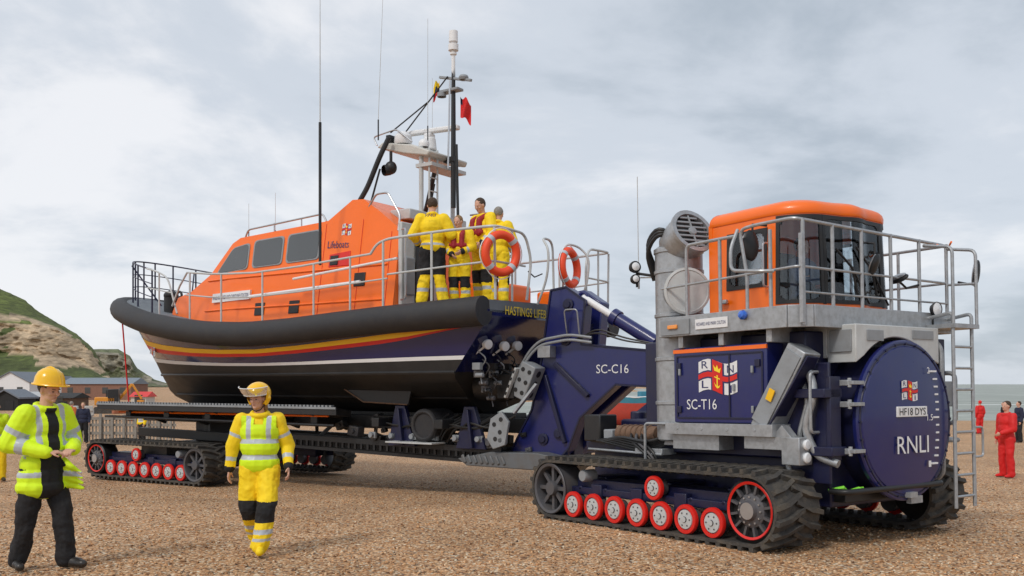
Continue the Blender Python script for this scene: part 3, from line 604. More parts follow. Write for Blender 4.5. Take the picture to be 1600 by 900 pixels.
d=MB(); d.tube(rnd([(1.0,-.89,3.4),(1.0,-.97,3.4),(1.0,-.97,2.9),(1.0,-.89,2.9)],.04),.012); d.build('grab_handle',steel,cab)
d=MB(); d.box((.35,-.925,2.78),(.12,.05,.05)); d.build('door_latch',galv,cab,.01)
# ---------------------------------------------------------------- LIFEBOAT
CX,CY=.80,17.49; BR=(0,0,R_(146))
Bt=empty('lifeboat',(CX,CY,0),BR,'orange and navy lifeboat with black fender sitting on the launch carriage','lifeboat')
XS=12.25
def sheer(x): return interp(x,[(0,-.02),(1.5,-.06),(3,-.13),(4.5,-.21),(5.8,-.24),(7,-.18),(8.2,-.05),(9.4,.13),(10.6,.38),(12.3,.74)])
def xt(z): return 0 if z>2.85 else .8*(2.85-z)/.9
def xsf(z): return interp(z,[(1.1,9.8),(1.5,11.1),(2.2,11.6),(3.0,XS)])
def Bm(z): return interp(z,[(1.14,.04),(1.45,.95),(1.85,1.86),(1.96,1.98),(2.3,2.05),(3.0,2.15)])
def hp(s,zn,off=0,side=1):
    a=xt(zn);b=xsf(zn); x=a+(b-a)*math.sin(s*PI/2)**.95 if s>0 else a
    t_=min(1,max(0,x/b)); f=max(0,(zn-1.2)/1.8); p=2.3+1.7*f;q=1.0-.5*f
    y=Bm(zn)*max(0,1-t_**p)**q+off
    z=zn+sheer(x)*max(0,min(1,(zn-1.9)/1.1))
    if s>.97 and off: x+=off*.7
    return V((x,side*y,z))
zr=[1.14,1.28,1.45,1.6,1.75,1.85,1.96,2.08,2.2,2.3,2.45,2.6,2.75,2.9,3.0]
NC=70; h=MB()
for side in(1,-1):
    o0=len(h.v)
    for zn in zr:
        for i in range(NC+1): h.v.append(tuple(hp(i/NC,zn,0,side)))
    for j in range(len(zr)-1):
        for i in range(NC):
            a=o0+j*(NC+1)+i; f=(a,a+1,a+NC+2,a+NC+1); h.f.append(f if side<0 else f[::-1]); h.m.append(0 if zr[j]<2.19 else 1)
nn=(NC+1)*len(zr)
for j in range(len(zr)-1):
    a=j*(NC+1); b=a+NC+1; h.f.append((a,b,nn+b,nn+a)); h.m.append(0 if zr[j]<1.95 else 1)
for i in range(NC): h.f.append((i,i+1,nn+i+1,nn+i)); h.m.append(0)
hull=h.build('hull',[hull_black,hull_navy],Bt,ang=28)
def band(name,mat,z0f,z1f,s0,s1,off=.007):
    for side in(1,-1):
        d=MB(); P=[];n=90
        for i in range(n+1):
            s=s0+(s1-s0)*i/n; x=hp(s,2.6).x; P+= [hp(s,z0f(x),off,side),hp(s,z1f(x),off,side)]
        d.add(P,[(2*i,2*i+2,2*i+3,2*i+1) for i in range(n)]); d.build(name,mat,hull,ang=180)
yt=lambda x: interp(x,[(0,2.78),(1,2.755),(3,2.67),(5.5,2.59),(8,2.55),(10.5,2.54),(12,2.60)])
band('yellow_stripe',yellowp,lambda x:yt(x)-.10*min(1,max(.02,(x-.2)/1.6)),lambda x:yt(x),.02,1)
band('red_stripe',redp,lambda x:yt(x)-.10*min(1,max(.02,(x-.2)/1.6))-.08*min(1,max(.02,(x-.2)/2.2)),lambda x:yt(x)-.10*min(1,max(.02,(x-.2)/1.6)),.02,1,.0075)
band('white_waterline',white,lambda x:2.17,lambda x:2.24,.0,.995,.008)
for side in(1,-1):
    d=MB(); d.tube([hp(i/50,1.95,.0,side) for i in range(48)],.035,6); d.build('spray_rail',hull_black,hull)
    d=MB(); d.tube([hp(i/50,1.5,.0,side) for i in range(42)],.025,6); d.build('spray_rail',hull_black,hull)
    d=MB(); d.prism([(4.1,side*1.25,1.72),(2.3,side*1.25,1.72),(2.4,side*1.25,1.36),(3.5,side*1.25,1.40)],[(4.1,side*1.31,1.72),(2.3,side*1.31,1.72),(2.4,side*1.31,1.36),(3.5,side*1.31,1.40)]); bk_=d.build('bilge_keel',hull_black,hull,.01)
    d=MB(); d.tube([(4.1,side*1.32,1.70),(3.5,side*1.32,1.41),(2.42,side*1.32,1.37)],.014,6); d.build('keel_edge',rust,hull)
d=MB(); P=[]; nf=90
def fpt(phi):
    c=math.cos(phi); x=(XS-.02)*math.sqrt(abs(math.sin(phi))); return x,2.15*c
for i in range(nf+1):
    ph=PI*i/nf; x,y=fpt(ph)
    P.append((x+.06*math.sin(ph),y+.10*(1 if y>0 else -1)*min(1,abs(y)*2),2.965+sheer(x)))
P[0]=(-.0,P[0][1],P[0][2]);P[-1]=(-.0,P[-1][1],P[-1][2])
d.tube(P,[.235]*len(P),16,sy=1.05,up=(0,0,1))
d.build('fender',rubber,Bt)
def bd(x): return 2.15*math.sqrt(max(0,1-(x/XS)**4))
d=MB(); P=[];n=60
for i in range(n+1):
    x=XS*.995*math.sin(i/n*PI/2); z=3.16+sheer(x); y=bd(x)*.97; P+=[(x,y,z-.2),(x,y,z),(x,0,z+.05),(x,-y,z),(x,-y,z-.2)]
fs=[]
for i in range(n):
    for j in range(4): fs.append((i*5+j,i*5+j+1,i*5+5+j+1,i*5+5+j))
fs.append((0,1,2,3,4)); d.add(P,fs); d.build('deck',deckm,Bt,ang=30)
# cabin
def cw(z): return 1.58-(z-3.1)*.15
prof=[(2.55,2.85),(2.55,4.62),(3.05,4.98),(3.55,5.30),(3.85,5.32),(4.45,4.96),(7.0,4.84),(7.25,4.74),(7.95,4.12),(8.75,3.80),(9.35,3.70),(9.55,3.4),(9.55,3.1)]
def wid(x,z): return cw(z)*(1 if x<7.1 else interp(x,[(7.1,1),(8.0,.93),(9.6,.72)]))
d=MB(); n=len(prof); d.v=[(x,a*wid(x,z),z) for a in(1,-1) for x,z in prof]
for a,sgn in((0,1),(n,-1)):
    bl=[]
    for i,(x,z) in enumerate(prof): bl.append(len(d.v)); d.v.append((x,sgn*wid(x,2.85),2.85 if x<9.5 else 3.05))
    for i in range(1,n-1): d.f.append((a+i,a+i+1,bl[i+1],bl[i])); d.m.append(0)
for i in range(n-1): d.f.append((i,i+1,n+i+1,n+i)); d.m.append(0)
cabn=d.build('cabin',orange,Bt,.05,ang=40)
def sp(x,z,off=.0,side=1):
    p=V((x,side*wid(x,z),z)); return p+V((0,side*off,.15*off))
def rquad(q,r=.1,k=4):
    out=[];n=len(q)
    for i in range(n):
        p=V(q[i]);a=V(q[i-1]);b=V(q[(i+1)%n]); A=p+(a-p).normalized()*r;B=p+(b-p).normalized()*r
        for j in range(k+1):
            t_=j/k; out.append(A*(1-t_)**2+p*2*t_*(1-t_)+B*t_*t_)
    return out
def swin(q,side=1):
    c=V((sum(a for a,_ in q)/len(q),sum(b for _,b in q)/len(q)))
    def sc(s): return [(c.x+(a-c.x)*s,c.y+(b-c.y)*s) for a,b in q]
    Q=rquad([(a,b,0) for a,b in sc(1.07)]); d=MB(); d.prism([sp(p.x,p.y,-.02,side) for p in Q],[sp(p.x,p.y,.018,side) for p in Q]); o=d.build('window',greyp,cabn,.006)
    Q=rquad([(a,b,0) for a,b in sc(.97)]); d=MB(); d.prism([sp(p.x,p.y,.01,side) for p in Q],[sp(p.x,p.y,.024,side) for p in Q]); d.build('pane',darkglass,o)
def panel(q,mat,name,par,off=.015,side=1,bev=.01):
    d=MB(); d.prism([sp(a,b,-.02,side) for a,b in q],[sp(a,b,off,side) for a,b in q]); return d.build(name,mat,par,bev)
for side in(1,-1):
    swin([(4.62,4.22),(5.50,4.20),(5.50,4.76),(4.62,4.79)],side); swin([(5.66,4.19),(6.50,4.17),(6.50,4.72),(5.66,4.75)],side); swin([(6.68,4.16),(7.68,4.12),(7.18,4.62),(6.68,4.69)],side)
for y0,y1 in((-1.15,-.45),(-.35,.35),(.45,1.15)):
    a=V((7.32,0,4.70));b=V((7.89,0,4.19)); nrm=V((.51,0,.61)).normalized(); Q=rquad([a+V((0,y0,0)),a+V((0,y1,0)),b+V((0,y1,0)),b+V((0,y0,0))],.08)
    d=MB(); d.prism([p-nrm*.01 for p in Q],[p+nrm*.02 for p in Q]); d.build('front_window',darkglass,cabn,.004)
text('Lifeboats',cabn,sp(4.10,4.46,.002),(-1,0,-.05),(0,-.15,1),.56,.145,navy,off=.008)
flag(cabn,sp(3.92,4.74,.0),(-1,0,0),(0,-.15,1),.24,.22)
rl=panel([(3.75,4.02),(4.30,4.02),(4.30,4.27),(3.75,4.31)],redp,'red_locker',cabn)
panel([(4.05,4.05),(4.26,4.05),(4.26,4.24),(4.05,4.24)],black,'locker_door',rl,.03)
# name board fixed proud of the cabin side
A_=V((6.45,cw(3.6)+.045,3.60)); B_=V((7.70,cw(3.6)*.955+.055,3.58))
d=MB(); up_=V((0,-.012,.095)); nb_=V((0,.012,0)); d.prism([A_-up_,B_-up_,B_+up_,A_+up_],[A_-up_-V((0,.06,0)),B_-up_-V((0,.06,0)),B_+up_-V((0,.06,0)),A_+up_-V((0,.06,0))]); bn=d.build('name_board',white,cabn)
text('RNLB RICHARD AND CAROLINE COLTON',bn,(A_+B_)/2,(A_-B_),(0,-.12,1),1.18,.08,navy,off=.008)
for q in(3.98,3.32):
    d=MB(); d.tube([sp(8.0-.58*i,q,.012) for i in range(10)],.018,6); d.build('rubbing_strip',orange,cabn)
for q_ in((6.0,3.15),(5.0,3.15),(3.3,3.6)): panel([(q_[0],q_[1]),(q_[0]+.28,q_[1]),(q_[0]+.28,q_[1]+.26),(q_[0],q_[1]+.26)],black,'vent',cabn,.02)
for x in(4.48,3.5,2.75):
    d=MB(); d.tube([sp(x,3.1,.003),sp(x,4.6 if x<3 else 4.9,.003)],.007,4); d.build('panel_seam',redp,cabn)
for side in(1,-1):
    y=side*1.2; d=MB(); d.tube(rnd([(7.0,y,4.84),(6.9,y,5.02),(4.7,y,5.14),(4.6,y,4.98)],.08),.02,8)
    for x in(5.3,6.1): d.cyl((x,y,4.86),(x,y,5.09),.014,n=8)
    d.build('roof_rail',steel,cabn)
d=MB(); d.bb(2.7,3.2,-.9,.9,4.9,5.1); d.build('bridge_console',lgrey,cabn,.02)
d=MB(); d.bb(5.0,5.8,-.5,.5,4.9,5.0); d.cyl((5.4,0,5.0),(5.4,0,5.06),.25); d.build('roof_hatch',orange,cabn,.02)
d=MB(); d.bb(2.46,2.55,.35,1.42,3.0,4.75); d.build('aft_frame',lgrey,cabn,.02)
d=MB(); d.bb(2.43,2.47,.5,1.05,3.05,4.6); d.build('aft_door',black,cabn,.02)
d=MB(); d.bb(2.40,2.46,1.1,1.36,3.4,4.1); d.build('aft_locker',greyp,cabn,.02)
d=MB(); d.tube(rnd([(2.45,1.45,3.3),(2.3,1.5,3.3),(2.3,1.5,4.6),(2.45,1.42,4.6)],.06),.018); d.build('grab_rail',steel,cabn)
d=MB(); d.bb(1.3,2.3,-1.2,.1,3.0,3.7); d.build('deck_locker',orange,Bt,.05)
d=MB(); d.bb(.4,1.0,-1.6,-.9,3.0,3.55); d.build('deck_locker',orange,Bt,.05)
d=MB(); d.tube(rnd([(3.45,1.25,5.1),(3.2,1.3,5.35),(2.9,1.3,5.35),(2.6,1.3,4.9),(2.6,1.35,4.6)],.08),.02); d.build('bridge_rail',steel,cabn)
d=MB(); d.tube(rnd([(2.9,-1.3,5.3),(2.4,-1.3,5.3),(2.3,-1.3,3.3)],.08),.02); d.build('bridge_rail',steel,cabn)
d=MB(); d.bb(9.9,10.5,-.35,.35,3.3,3.55); d.build('anchor_locker',black,Bt,.02)
d=MB(); d.cyl((10.8,0,3.5),(10.8,0,3.9),.09); d.torus((10.8,0,3.92),(0,1,0),.09,.03); d.bb(10.6,11.0,-.2,.2,3.4,3.6); d.build('tow_post',black,Bt,.01)
d=MB(); d.cyl((9.9,.9,3.3),(9.9,.9,3.75),.16,n=18); d.ell((9.9,.9,3.8),(.17,.17,.12)); d.build('deck_vent',black,Bt)
def rp(x,hh,side=1,ins=.04): return V((x,side*(bd(x)-ins),3.13+sheer(x)+hh))
xsn=[2.3,3.1,4.04,5.48,6.78,7.9]
for side in(1,-1):
    d=MB()
    d.tube([rp(x,1.06,side) for x in[2.6+i*.45 for i in range(13)]]+[rp(8.3,.75,side)]+[rp(8.6,.3,side)],.021,8)
    d.tube([rp(x,.58,side) for x in[2.2+i*.45 for i in range(14)]],.015,8)
    for x in xsn: d.tube([rp(x,0,side),rp(x,1.06,side)],.02,8); d.cyl(rp(x,-.02,side),rp(x,.04,side),.045,n=10)
    d.build('guard_rail',lgrey,Bt)
    d=MB()
    d.tube(rnd([rp(2.6,1.06,side),rp(2.45,1.22,side),rp(2.2,1.28,side),rp(.9,1.26,side),V((-.02,side*2.0,4.36)),V((-.05,side*1.75,4.36)),V((-.05,side*1.1,4.34)),V((-.08,side*.95,3.9)),V((-.05,side*1.05,3.2))],.18,5),.024,8)
    d.tube(rnd([rp(2.2,.65,side),rp(.9,.65,side),V((-.02,side*2.0,3.78)),V((-.05,side*1.1,3.78))],.1),.018,8)
    for x in(2.3,1.2): d.tube([rp(x,0,side),rp(x,1.26,side)],.022,8)
    d.cyl((-.02,side*1.95,3.15),(-.02,side*1.98,4.34),.022,n=8); d.cyl((-.05,side*1.5,3.15),(-.05,side*1.5,4.36),.02,n=8)
    d.tube(rnd([(-.05,side*.7,3.15),(-.25,side*.7,3.6),(-.3,side*.72,4.1),(-.1,side*.65,4.33),(-.05,side*.2,4.33),(-.05,side*.15,3.3)],.2,5),.022,8)
    d.build('stern_rail',lgrey,Bt)
    d=MB()
    for hh,r in((1.0,.018),(.68,.012),(.38,.012)):
        P=[]
        for i in range(17):
            ph=.72+(PI/2-.72)*i/16; x=(XS-.25)*math.sqrt(math.sin(ph)); y=2.02*math.cos(ph); P.append(V((x,side*y,3.13+sheer(x)+hh)))
        d.tube(P,r,8)
    for k in range(5):
        ph=.72+(PI/2-.80)*k/4; x=(XS-.25)*math.sqrt(math.sin(ph)); y=2.02*math.cos(ph); d.tube([V((x,side*y,3.10+sheer(x))),V((x,side*y,4.13+sheer(x)))],.020,8)
    d.tube([V((11.4,side*.9,4.6)),V((10.9,side*.4,3.6))],.018,8); d.build('bow_rail',navyd,Bt)
    d=MB(); P=[V((x,side*(bd(x)-.1),3.13+sheer(x)+h_)) for x,h_ in((9.95,1.0),(9.4,1.0),(8.9,.9),(8.5,.15))]; d.tube(rnd(P,.2),.02,8); d.tube([V((9.3,side*(bd(9.3)-.1),3.13+sheer(9.3))),V((9.3,side*(bd(9.3)-.1),4.12+sheer(9.3)))],.02,8); d.tube([V((9.9,side*(bd(9.9)-.1),3.7+sheer(9.9))),V((8.75,side*(bd(8.75)-.1),3.7+sheer(8.8)))],.014,8); d.build('fore_rail',lgrey,Bt)
d=MB(); d.tube([V((6.0,1.95,3.50)),V((3.0,1.95,3.62))],.03,10); d.build('white_pole',white,Bt)
d=MB(); d.tube([V((4.9,1.8,3.80)),V((2.2,1.85,4.0))],.025,8); d.build('boat_hook',white,Bt)
# mast & arch
for y in(.5,-.5):
    d=MB(); d.cyl((2.75,y,4.6),(2.75,y,6.35),.045,n=12); d.build('mast_post',lgrey,Bt)
d=MB()
for k in range(7): d.cyl((2.55,.25,4.7+k*.26),(2.55,.5,4.7+k*.26),.014,n=8)
d.cyl((2.55,.25,4.6),(2.55,.25,6.3),.02,n=8); d.cyl((2.55,.5,4.6),(2.55,.5,6.3),.02,n=8); d.bb(2.45,2.85,-.55,.55,5.95,6.02); d.build('mast_ladder',lgrey,Bt)
for y in(.85,-.85):
    d=MB(); d.tube(rnd([(3.95,y*1.2,5.25),(3.75,y*1.1,5.6),(3.5,y,6.2),(3.35,y*.9,6.55)],.15),.05,10); d.tube([(3.7,y*1.05,5.3),(3.5,y,5.95)],.02); d.build('mast_strut',black,Bt)
d=MB(); pr=[(3.80,6.46),(3.65,6.54),(2.9,6.40),(2.45,6.22),(2.5,6.12),(3.1,6.24),(3.6,6.38)]; d.prism([(x,-.62,z) for x,z in pr],[(x,.62,z) for x,z in pr]); ar=d.build('radar_arch',M('arch_cream',(.55,.54,.50),.45,dirt=.3,dcol=(.3,.28,.24)),Bt,.03)
d=MB(); d.cyl((2.95,0,6.4),(2.95,0,6.66),.15,.12,n=20); d.bb(2.87,3.03,-.1,.1,6.62,6.74); d.box((2.95,0,6.79),(1.35,.13,.1),Matrix.Rotation(R_(8),3,'Z')); d.build('radar_scanner',white,ar,.03)
for p,s_ in(((3.25,.45,6.47),1),((3.35,-.3,6.48),.7),((2.75,.42,6.36),.6)):
    d=MB(); d.lathe([(.16*s_,0),(.18*s_,.05),(.17*s_,.16*s_),(.1*s_,.24*s_),(0,.26*s_)],p,(0,0,1),20); d.build('radome',white,ar)
d=MB(); d.cyl((3.35,.7,6.3),(3.35,.7,6.08),.03); d.ell((3.35,.7,5.98),(.12,.12,.13)); d.lathe([(0,-.1),(.1,-.06),(.11,.06),(.1,.08)],(3.4,.75,5.93),(.4,1,-.2),18); d.build('searchlight',black,ar)
d=MB(); d.tube(rnd([(3.8,.6,6.5),(3.9,.6,6.68),(3.3,.6,6.75),(2.9,.6,6.45)],.08),.016); d.build('arch_rail',steel,ar)
d=MB(); d.bb(3.45,3.55,.45,.62,6.5,6.66); d.build('arch_lamp',black,ar)
d=MB(); d.tube([(2.35,0,5.2),(2.35,0,6.3),(2.35,0,7.3),(2.35,0,8.25)],[.05,.05,.045,.032],12); d.bb(2.3,2.55,-.06,.06,6.1,6.2); d.build('mast',black,Bt)
d=MB(); d.cyl((2.15,.1,4.6),(2.2,.1,6.4),.028); d.build('mast_brace',black,Bt)
d=MB(); d.tube([(2.25,.3,5.9),(2.22,.28,7.6)],.018,8); d.build('flag_halyard_pole',steel,Bt)
d=MB(); d.cyl((2.35,0,7.75),(2.35,0,8.35),.038,n=10); d.cyl((2.35,0,8.28),(2.35,0,8.40),.10,n=18); d.cyl((2.35,0,8.40),(2.35,0,8.45),.05,n=12); d.cyl((2.35,0,8.45),(2.35,0,8.66),.09,.085,n=18); d.cyl((2.35,0,8.2),(2.35,0,8.24),.065,n=14); d.build('mast_head_lantern',white,Bt)
d=MB(); d.box((2.3,0,7.72),(.8,.06,.05),Matrix.Rotation(R_(-14),3,'Y')); d.box((2.4,0,7.5),(.45,.2,.05)); d.lathe([(.08,0),(.1,.05),(.08,.09),(0,.1)],(2.1,0,7.66),(0,0,1),16); d.lathe([(.09,0),(.09,.08),(0,.1)],(2.6,.05,7.40),(0,0,1),16); d.build('cross_arm',greyp,Bt,.008)
for a,b in(((3.45,.2,6.75),(2.45,.05,7.78)),((3.45,.6,6.7),(2.75,.25,7.3))):
    d=MB(); d.tube([a,b],.014,6); d.build('mast_stay',black,Bt)
def whip(p,z1,z2,r,lean_=0,name='whip_antenna'):
    d=MB(); d.tube([p,(p[0],p[1],z1)],r,8,mi=0); d.tube([(p[0],p[1],z1),(p[0]-lean_,p[1],z2)],[r*.45,.004],6,mi=1); d.build(name,[black,lgrey],Bt)
whip((4.05,1.92,4.0),6.7,9.9,.028); whip((3.5,.9,6.5),6.9,9.3,.014,.12); whip((2.75,.3,6.4),6.8,8.9,.012); whip((6.4,.9,4.9),5.0,5.8,.012); whip((7.0,1.1,4.8),5.0,5.6,.01)
whip((3.6,-.9,5.4),6.0,8.2,.012)
# transom gear
for y in(1.0,-1.0):
    d=MB()
    d.lathe([(.28,-.35),(.28,.15),(.24,.3),(.19,.42),(.16,.46),(.14,.3)],(.6,y,1.72),(-1,0,-.05),24); d.bb(-.0,.3,y-.26,y+.26,1.5,1.55); d.bb(.05,.4,y-.30,y-.26,1.5,1.92); d.bb(.05,.4,y+.26,y+.30,1.5,1.92)
    d.tube([(.55,y+.28,2.1),(.05,y+.28,1.9)],.025); d.tube([(.55,y-.28,2.1),(.05,y-.28,1.9)],.025)
    d.build('water_jet',black,hull,.01)
for (x,y,z) in((.38,1.75,2.42),(.34,1.30,2.40),(.34,.9,2.42)):
    d=MB(); d.lathe([(0,-.08),(.075,-.06),(.085,.02),(.08,.035),(0,.045)],(x-.10,y,z),(-1,.3,-.15),20); d.tube([(x-.1,y,z),(x+.15,y,z-.15)],.02); d.build('drain_valve',white,hull)
for k in range(16):
    y=1.85-k*.11; z=2.30-.13*(k%4); d=MB(); d.tube(rnd([(.40,y,z),(.22,y,z-.12),(.45,y-.1,z-.32),(.36,y-.05,z-.55)],.1),.013,6); d.box((.42+.05*(k%2),y,z-.25),(.16,.09,.12)); d.cyl((.3,y,z-.4),(.45,y,z-.4),.04,n=10); d.build('steering_linkage',(greyp if k%5==0 else (wheelgrey if k%2 else black)),hull,.006)
text('HASTINGS LIFEBOAT',hull,(-.0,.84,2.99),(0,-1,0),(0,0,1),1.66,.15,gold,off=.03)
p=hp(.70,2.42,.01); q=hp(.64,2.42,.01); rt_=(q-p).normalized(); flag(hull,(p+q)/2+V((0,.02,0)),rt_,(0,0,1),.5,.30)
d=MB(); d.tube([(11.9,.85,3.6),(11.9,.75,2.5),(11.8,.7,1.2)],.02,6); d.build('red_strap',redf,Bt)
d=MB(); d.tube([V((-.2,.5,3.22)),V((-.5,.3,3.1)),V((-.7,-.2,3.18))],.03); d.build('yellow_rope',yellowp,Bt)
d=MB(); d.tube([V((-.05,1.0,3.7)),V((-.05,.8,3.62)),V((-.05,.55,3.7))],.012); d.build('stern_chain',black,Bt)
# ---------------------------------------------------------------- lifebuoys and flags
Mb=Matrix.Translation((CX,CY,0))@Matrix.Rotation(R_(146),4,'Z')
def bw(x,y,z): return Mb@V((x,y,z))
def lifebuoy(p,yaw,label,tilt):
    r=empty('lifebuoy',p,(tilt,0,yaw),label,'lifebuoy')
    d=MB(); d.torus((0,0,0),(0,1,0),.31,.072,40,12); d.build('ring',lred,r)
    for k in range(4):
        a=PI/4+k*PI/2; c=V((.31*math.cos(a),0,.31*math.sin(a))); t_=V((-math.sin(a),0,math.cos(a))); d=MB(); d.cyl(c-t_*.035,c+t_*.035,.076,n=14); d.build('reflective_band',silver,r)
    for k in range(4):
        d=MB(); a0=PI/4+k*PI/2; P=[]
        for j in range(9):
            a=a0+PI/2*j/8; rr_=.385+.035*math.sin(PI*j/8); P.append((rr_*math.cos(a),0,rr_*math.sin(a)))
        d.tube(P,.009,6); d.build('grab_line',white,r)
lifebuoy(bw(-.12,1.93,3.90),R_(35),'orange lifebuoy on the near stern rail beside the crew',R_(4))
lifebuoy(bw(-.16,-.22,3.88),R_(60),'orange lifebuoy on the far stern rail, right of the crew',R_(-3))
def clothflag(p,dx,w,h_,mats,label,rects):
    d=MB(); n=10;k=10
    for i in range(n):
        for j in range(k):
            P=[]
            for (a,b) in((i,j),(i+1,j),(i+1,j+1),(i,j+1)):
                u=a/n;v=b/k; P.append(V((dx*u*w*.55,.06*math.sin(u*7+v*3),-v*h_-u*u*h_*.4-.03*math.sin(u*9))))
            d.add(P,[(0,1,2,3)],rects(i/n,j/k))
    o=d.build('flag',mats,norm=False,ang=180); o.location=p; return tag(o,label,'flag')
clothflag(bw(2.18,.0,7.35),1,.38,.40,[redf,navyf,white],'small red ensign flying on the right of the mast',lambda u,v:1 if(u<.2 and v<.25) else 0)
clothflag(bw(2.7,.0,7.75),-1,.22,.30,[yjack,navyf,redf],'small yellow blue and red flag on the left of the mast',lambda u,v:0 if v<.4 else(1 if v<.7 else 2))
# ---------------------------------------------------------------- CARRIAGE
K=empty('launch_carriage',(CX,CY,0),BR,'navy tracked launch carriage with gooseneck arm carrying the lifeboat','carriage')
def ktrack(y0,y1,out):
    tr=make_track(K,-3.47/2,3.47/2,y0,y1,out); tr.location=(9.15,0,-.37); return tr
ktrack(1.5,2.2,1); ktrack(-2.2,-1.5,-1)
for y in(.55,-.55): d=MB(); d.beam((11.3,y,1.0),(-.6,y,1.0),.22,.26); d.build('main_beam',black,K,.012)
for y in(.9,-.9): d=MB(); d.beam((11.0,y,.62),(-.2,y,.46),.16,.2); d.build('lower_beam',black,K,.012)
d=MB(); d.bb(.9,10.6,-.40,.40,.95,1.20); d.build('keel_bed',black,K,.01)
d=MB()
for x in(10.6,9.2,7.8,6.2,4.6,3.0,1.5): d.bb(x-.09,x+.09,-1.55,1.55,.95,1.12)
d.bb(8.7,9.6,-1.9,1.9,.15,.45); d.bb(8.9,9.4,-.6,.6,.3,1.0)
for x in(7.0,5.2,3.4,1.8): d.beam((x,.9,.6),(x-.3,.6,1.0),.08,.08); d.beam((x,-.9,.6),(x-.3,-.6,1.0),.08,.08); d.bb(x-.05,x+.05,-.9,.9,.5,.6)
d.build('carriage_frame',black,K,.012)
for sgn in(1,-1):
    d=MB(); d.prism([(11.5,sgn*1.35,1.24),(11.5,sgn*1.75,1.30),(3.8,sgn*1.75,1.30),(3.8,sgn*1.35,1.24)],[(11.5,sgn*1.35,1.12),(11.5,sgn*1.75,1.16),(3.8,sgn*1.75,1.16),(3.8,sgn*1.35,1.12)]); wk=d.build('side_walkway',black,K)
    d=MB()
    for k in range(76): x=11.45-k*.1; d.bb(x-.028,x+.028,sgn*1.72-.04,sgn*1.72+.04,1.30,1.345)
    d.bb(3.8,11.5,sgn*1.76-.012,sgn*1.76+.012,1.27,1.31)
    d.build('walkway_edge',greyp,wk)
    d=MB()
    for x in(10.5,9.0,7.5,6.0,4.6): d.beam((x,sgn*1.65,1.2),(x,sgn*.6,.85),.07,.09)
    d.tube([(11.4,sgn*1.6,1.0),(4.0,sgn*1.6,.95)],.03); d.build('walkway_support',black,K,.008)
    for k in range(10): d=MB(); d.cyl((10.8-.7*k,sgn*.9,1.12),(10.8-.7*k,sgn*1.2,1.2),.09,n=12); d.build('cradle_roller',rubber,K)
d=MB(); d.tube([(11.0,1.5,1.10),(4.2,1.55,1.13)],.022,6); d.build('orange_strip',orange,K)  # orange tube standing in for the orange reflection beneath the hull
for y in(1.15,.8):
    d=MB(); d.beam((7.2,y,.70),(.4,y,.58),.06,.10); d.beam((7.2,y,.52),(.4,y,.36),.05,.06)
    for k in range(40): x=7.0-k*.165; d.box((x,y,.60-.018*(7-x)*.9),(.05,.04,.12))
    d.build('rack_boom',black,K)
d=MB(); d.box((2.2,1.35,.68),(1.1,.4,.03)); d.build('tread_plate',lgrey,K,.004)
d=MB(); pr=[(1.3,.42),(1.1,.30),(-1.0,.28),(-1.2,.45),(-.4,.58),(.6,.56)]; d.prism([(x,.7,z) for x,z in pr],[(x,1.25,z) for x,z in pr])
for k in range(8): d.box((1.15-.12*k,1.26,.42),(.06,.03,.16),Matrix.Rotation(.5,3,'Y'))
d.build('skid_foot',M('worn_steel',(.15,.16,.17),.5,metal=.3,dirt=.5),K,.02)
for x,z0 in((2.6,.6),(1.0,.6)):
    d=MB(); d.prism([(x-.35,1.2,z0),(x+.3,1.2,z0),(x+.12,1.2,1.35),(x-.1,1.2,1.35)],[(x-.35,1.3,z0),(x+.3,1.3,z0),(x+.12,1.3,1.35),(x-.1,1.3,1.35)]); d.beam((x-.1,1.35,.62),(x,1.35,1.3),.07,.05); d.build('cradle_bracket',navyd,K,.01)
d=MB(); d.cyl((1.95,.8,1.0),(1.95,1.4,1.0),.30,n=28); d.torus((1.95,1.4,1.0),(0,1,0),.25,.04); d.build('cradle_wheel',rubber,K)
d=MB(); pr=[(.58,.80),(.50,1.15),(.28,1.28),(.12,1.1),(.2,.7),(.45,.62)]; d.prism([(x,1.3,z) for x,z in pr],[(x,1.36,z) for x,z in pr]); pp=d.build('side_plate',greyp,K,.01)
for x,z in((.42,1.05),(.28,1.14),(.40,.80),(.30,.92)): d=MB(); d.cyl((x,1.355,z),(x,1.366,z),.04,n=16); d.build('plate_hole',black,pp)
for k in range(34):
    x=random.uniform(-.2,4.4);y=random.uniform(.2,1.2);z=random.uniform(.6,1.12); s=random.uniform(.07,.2); d=MB(); d.box((x,y,z),(s*1.5,s,s),Matrix.Rotation(random.uniform(-.4,.4),3,'Y')); d.cyl((x,y,z),(x,y+s*.7,z),s*.3,n=10); d.build('hydraulic_unit',black if k%3 else wheelgrey,K,.01)
for k in range(10):
    x=random.uniform(.2,3.5); d=MB(); d.tube(rnd([(x,1.2,.7),(x-.3,1.35,1.0+.05*(k%3)),(x-.8,1.3,.95),(x-1.2,1.1,1.2)],.2),.02,6); d.build('hydraulic_hose',black,K)
for k in range(7): d=MB(); d.cyl((3.3-.5*k,1.28,.78),(3.3-.5*k,1.36,.78),.05,n=12); d.bb(3.22-.5*k,3.38-.5*k,1.24,1.3,.72,.84); d.build('valve_block',greyp,K,.008)
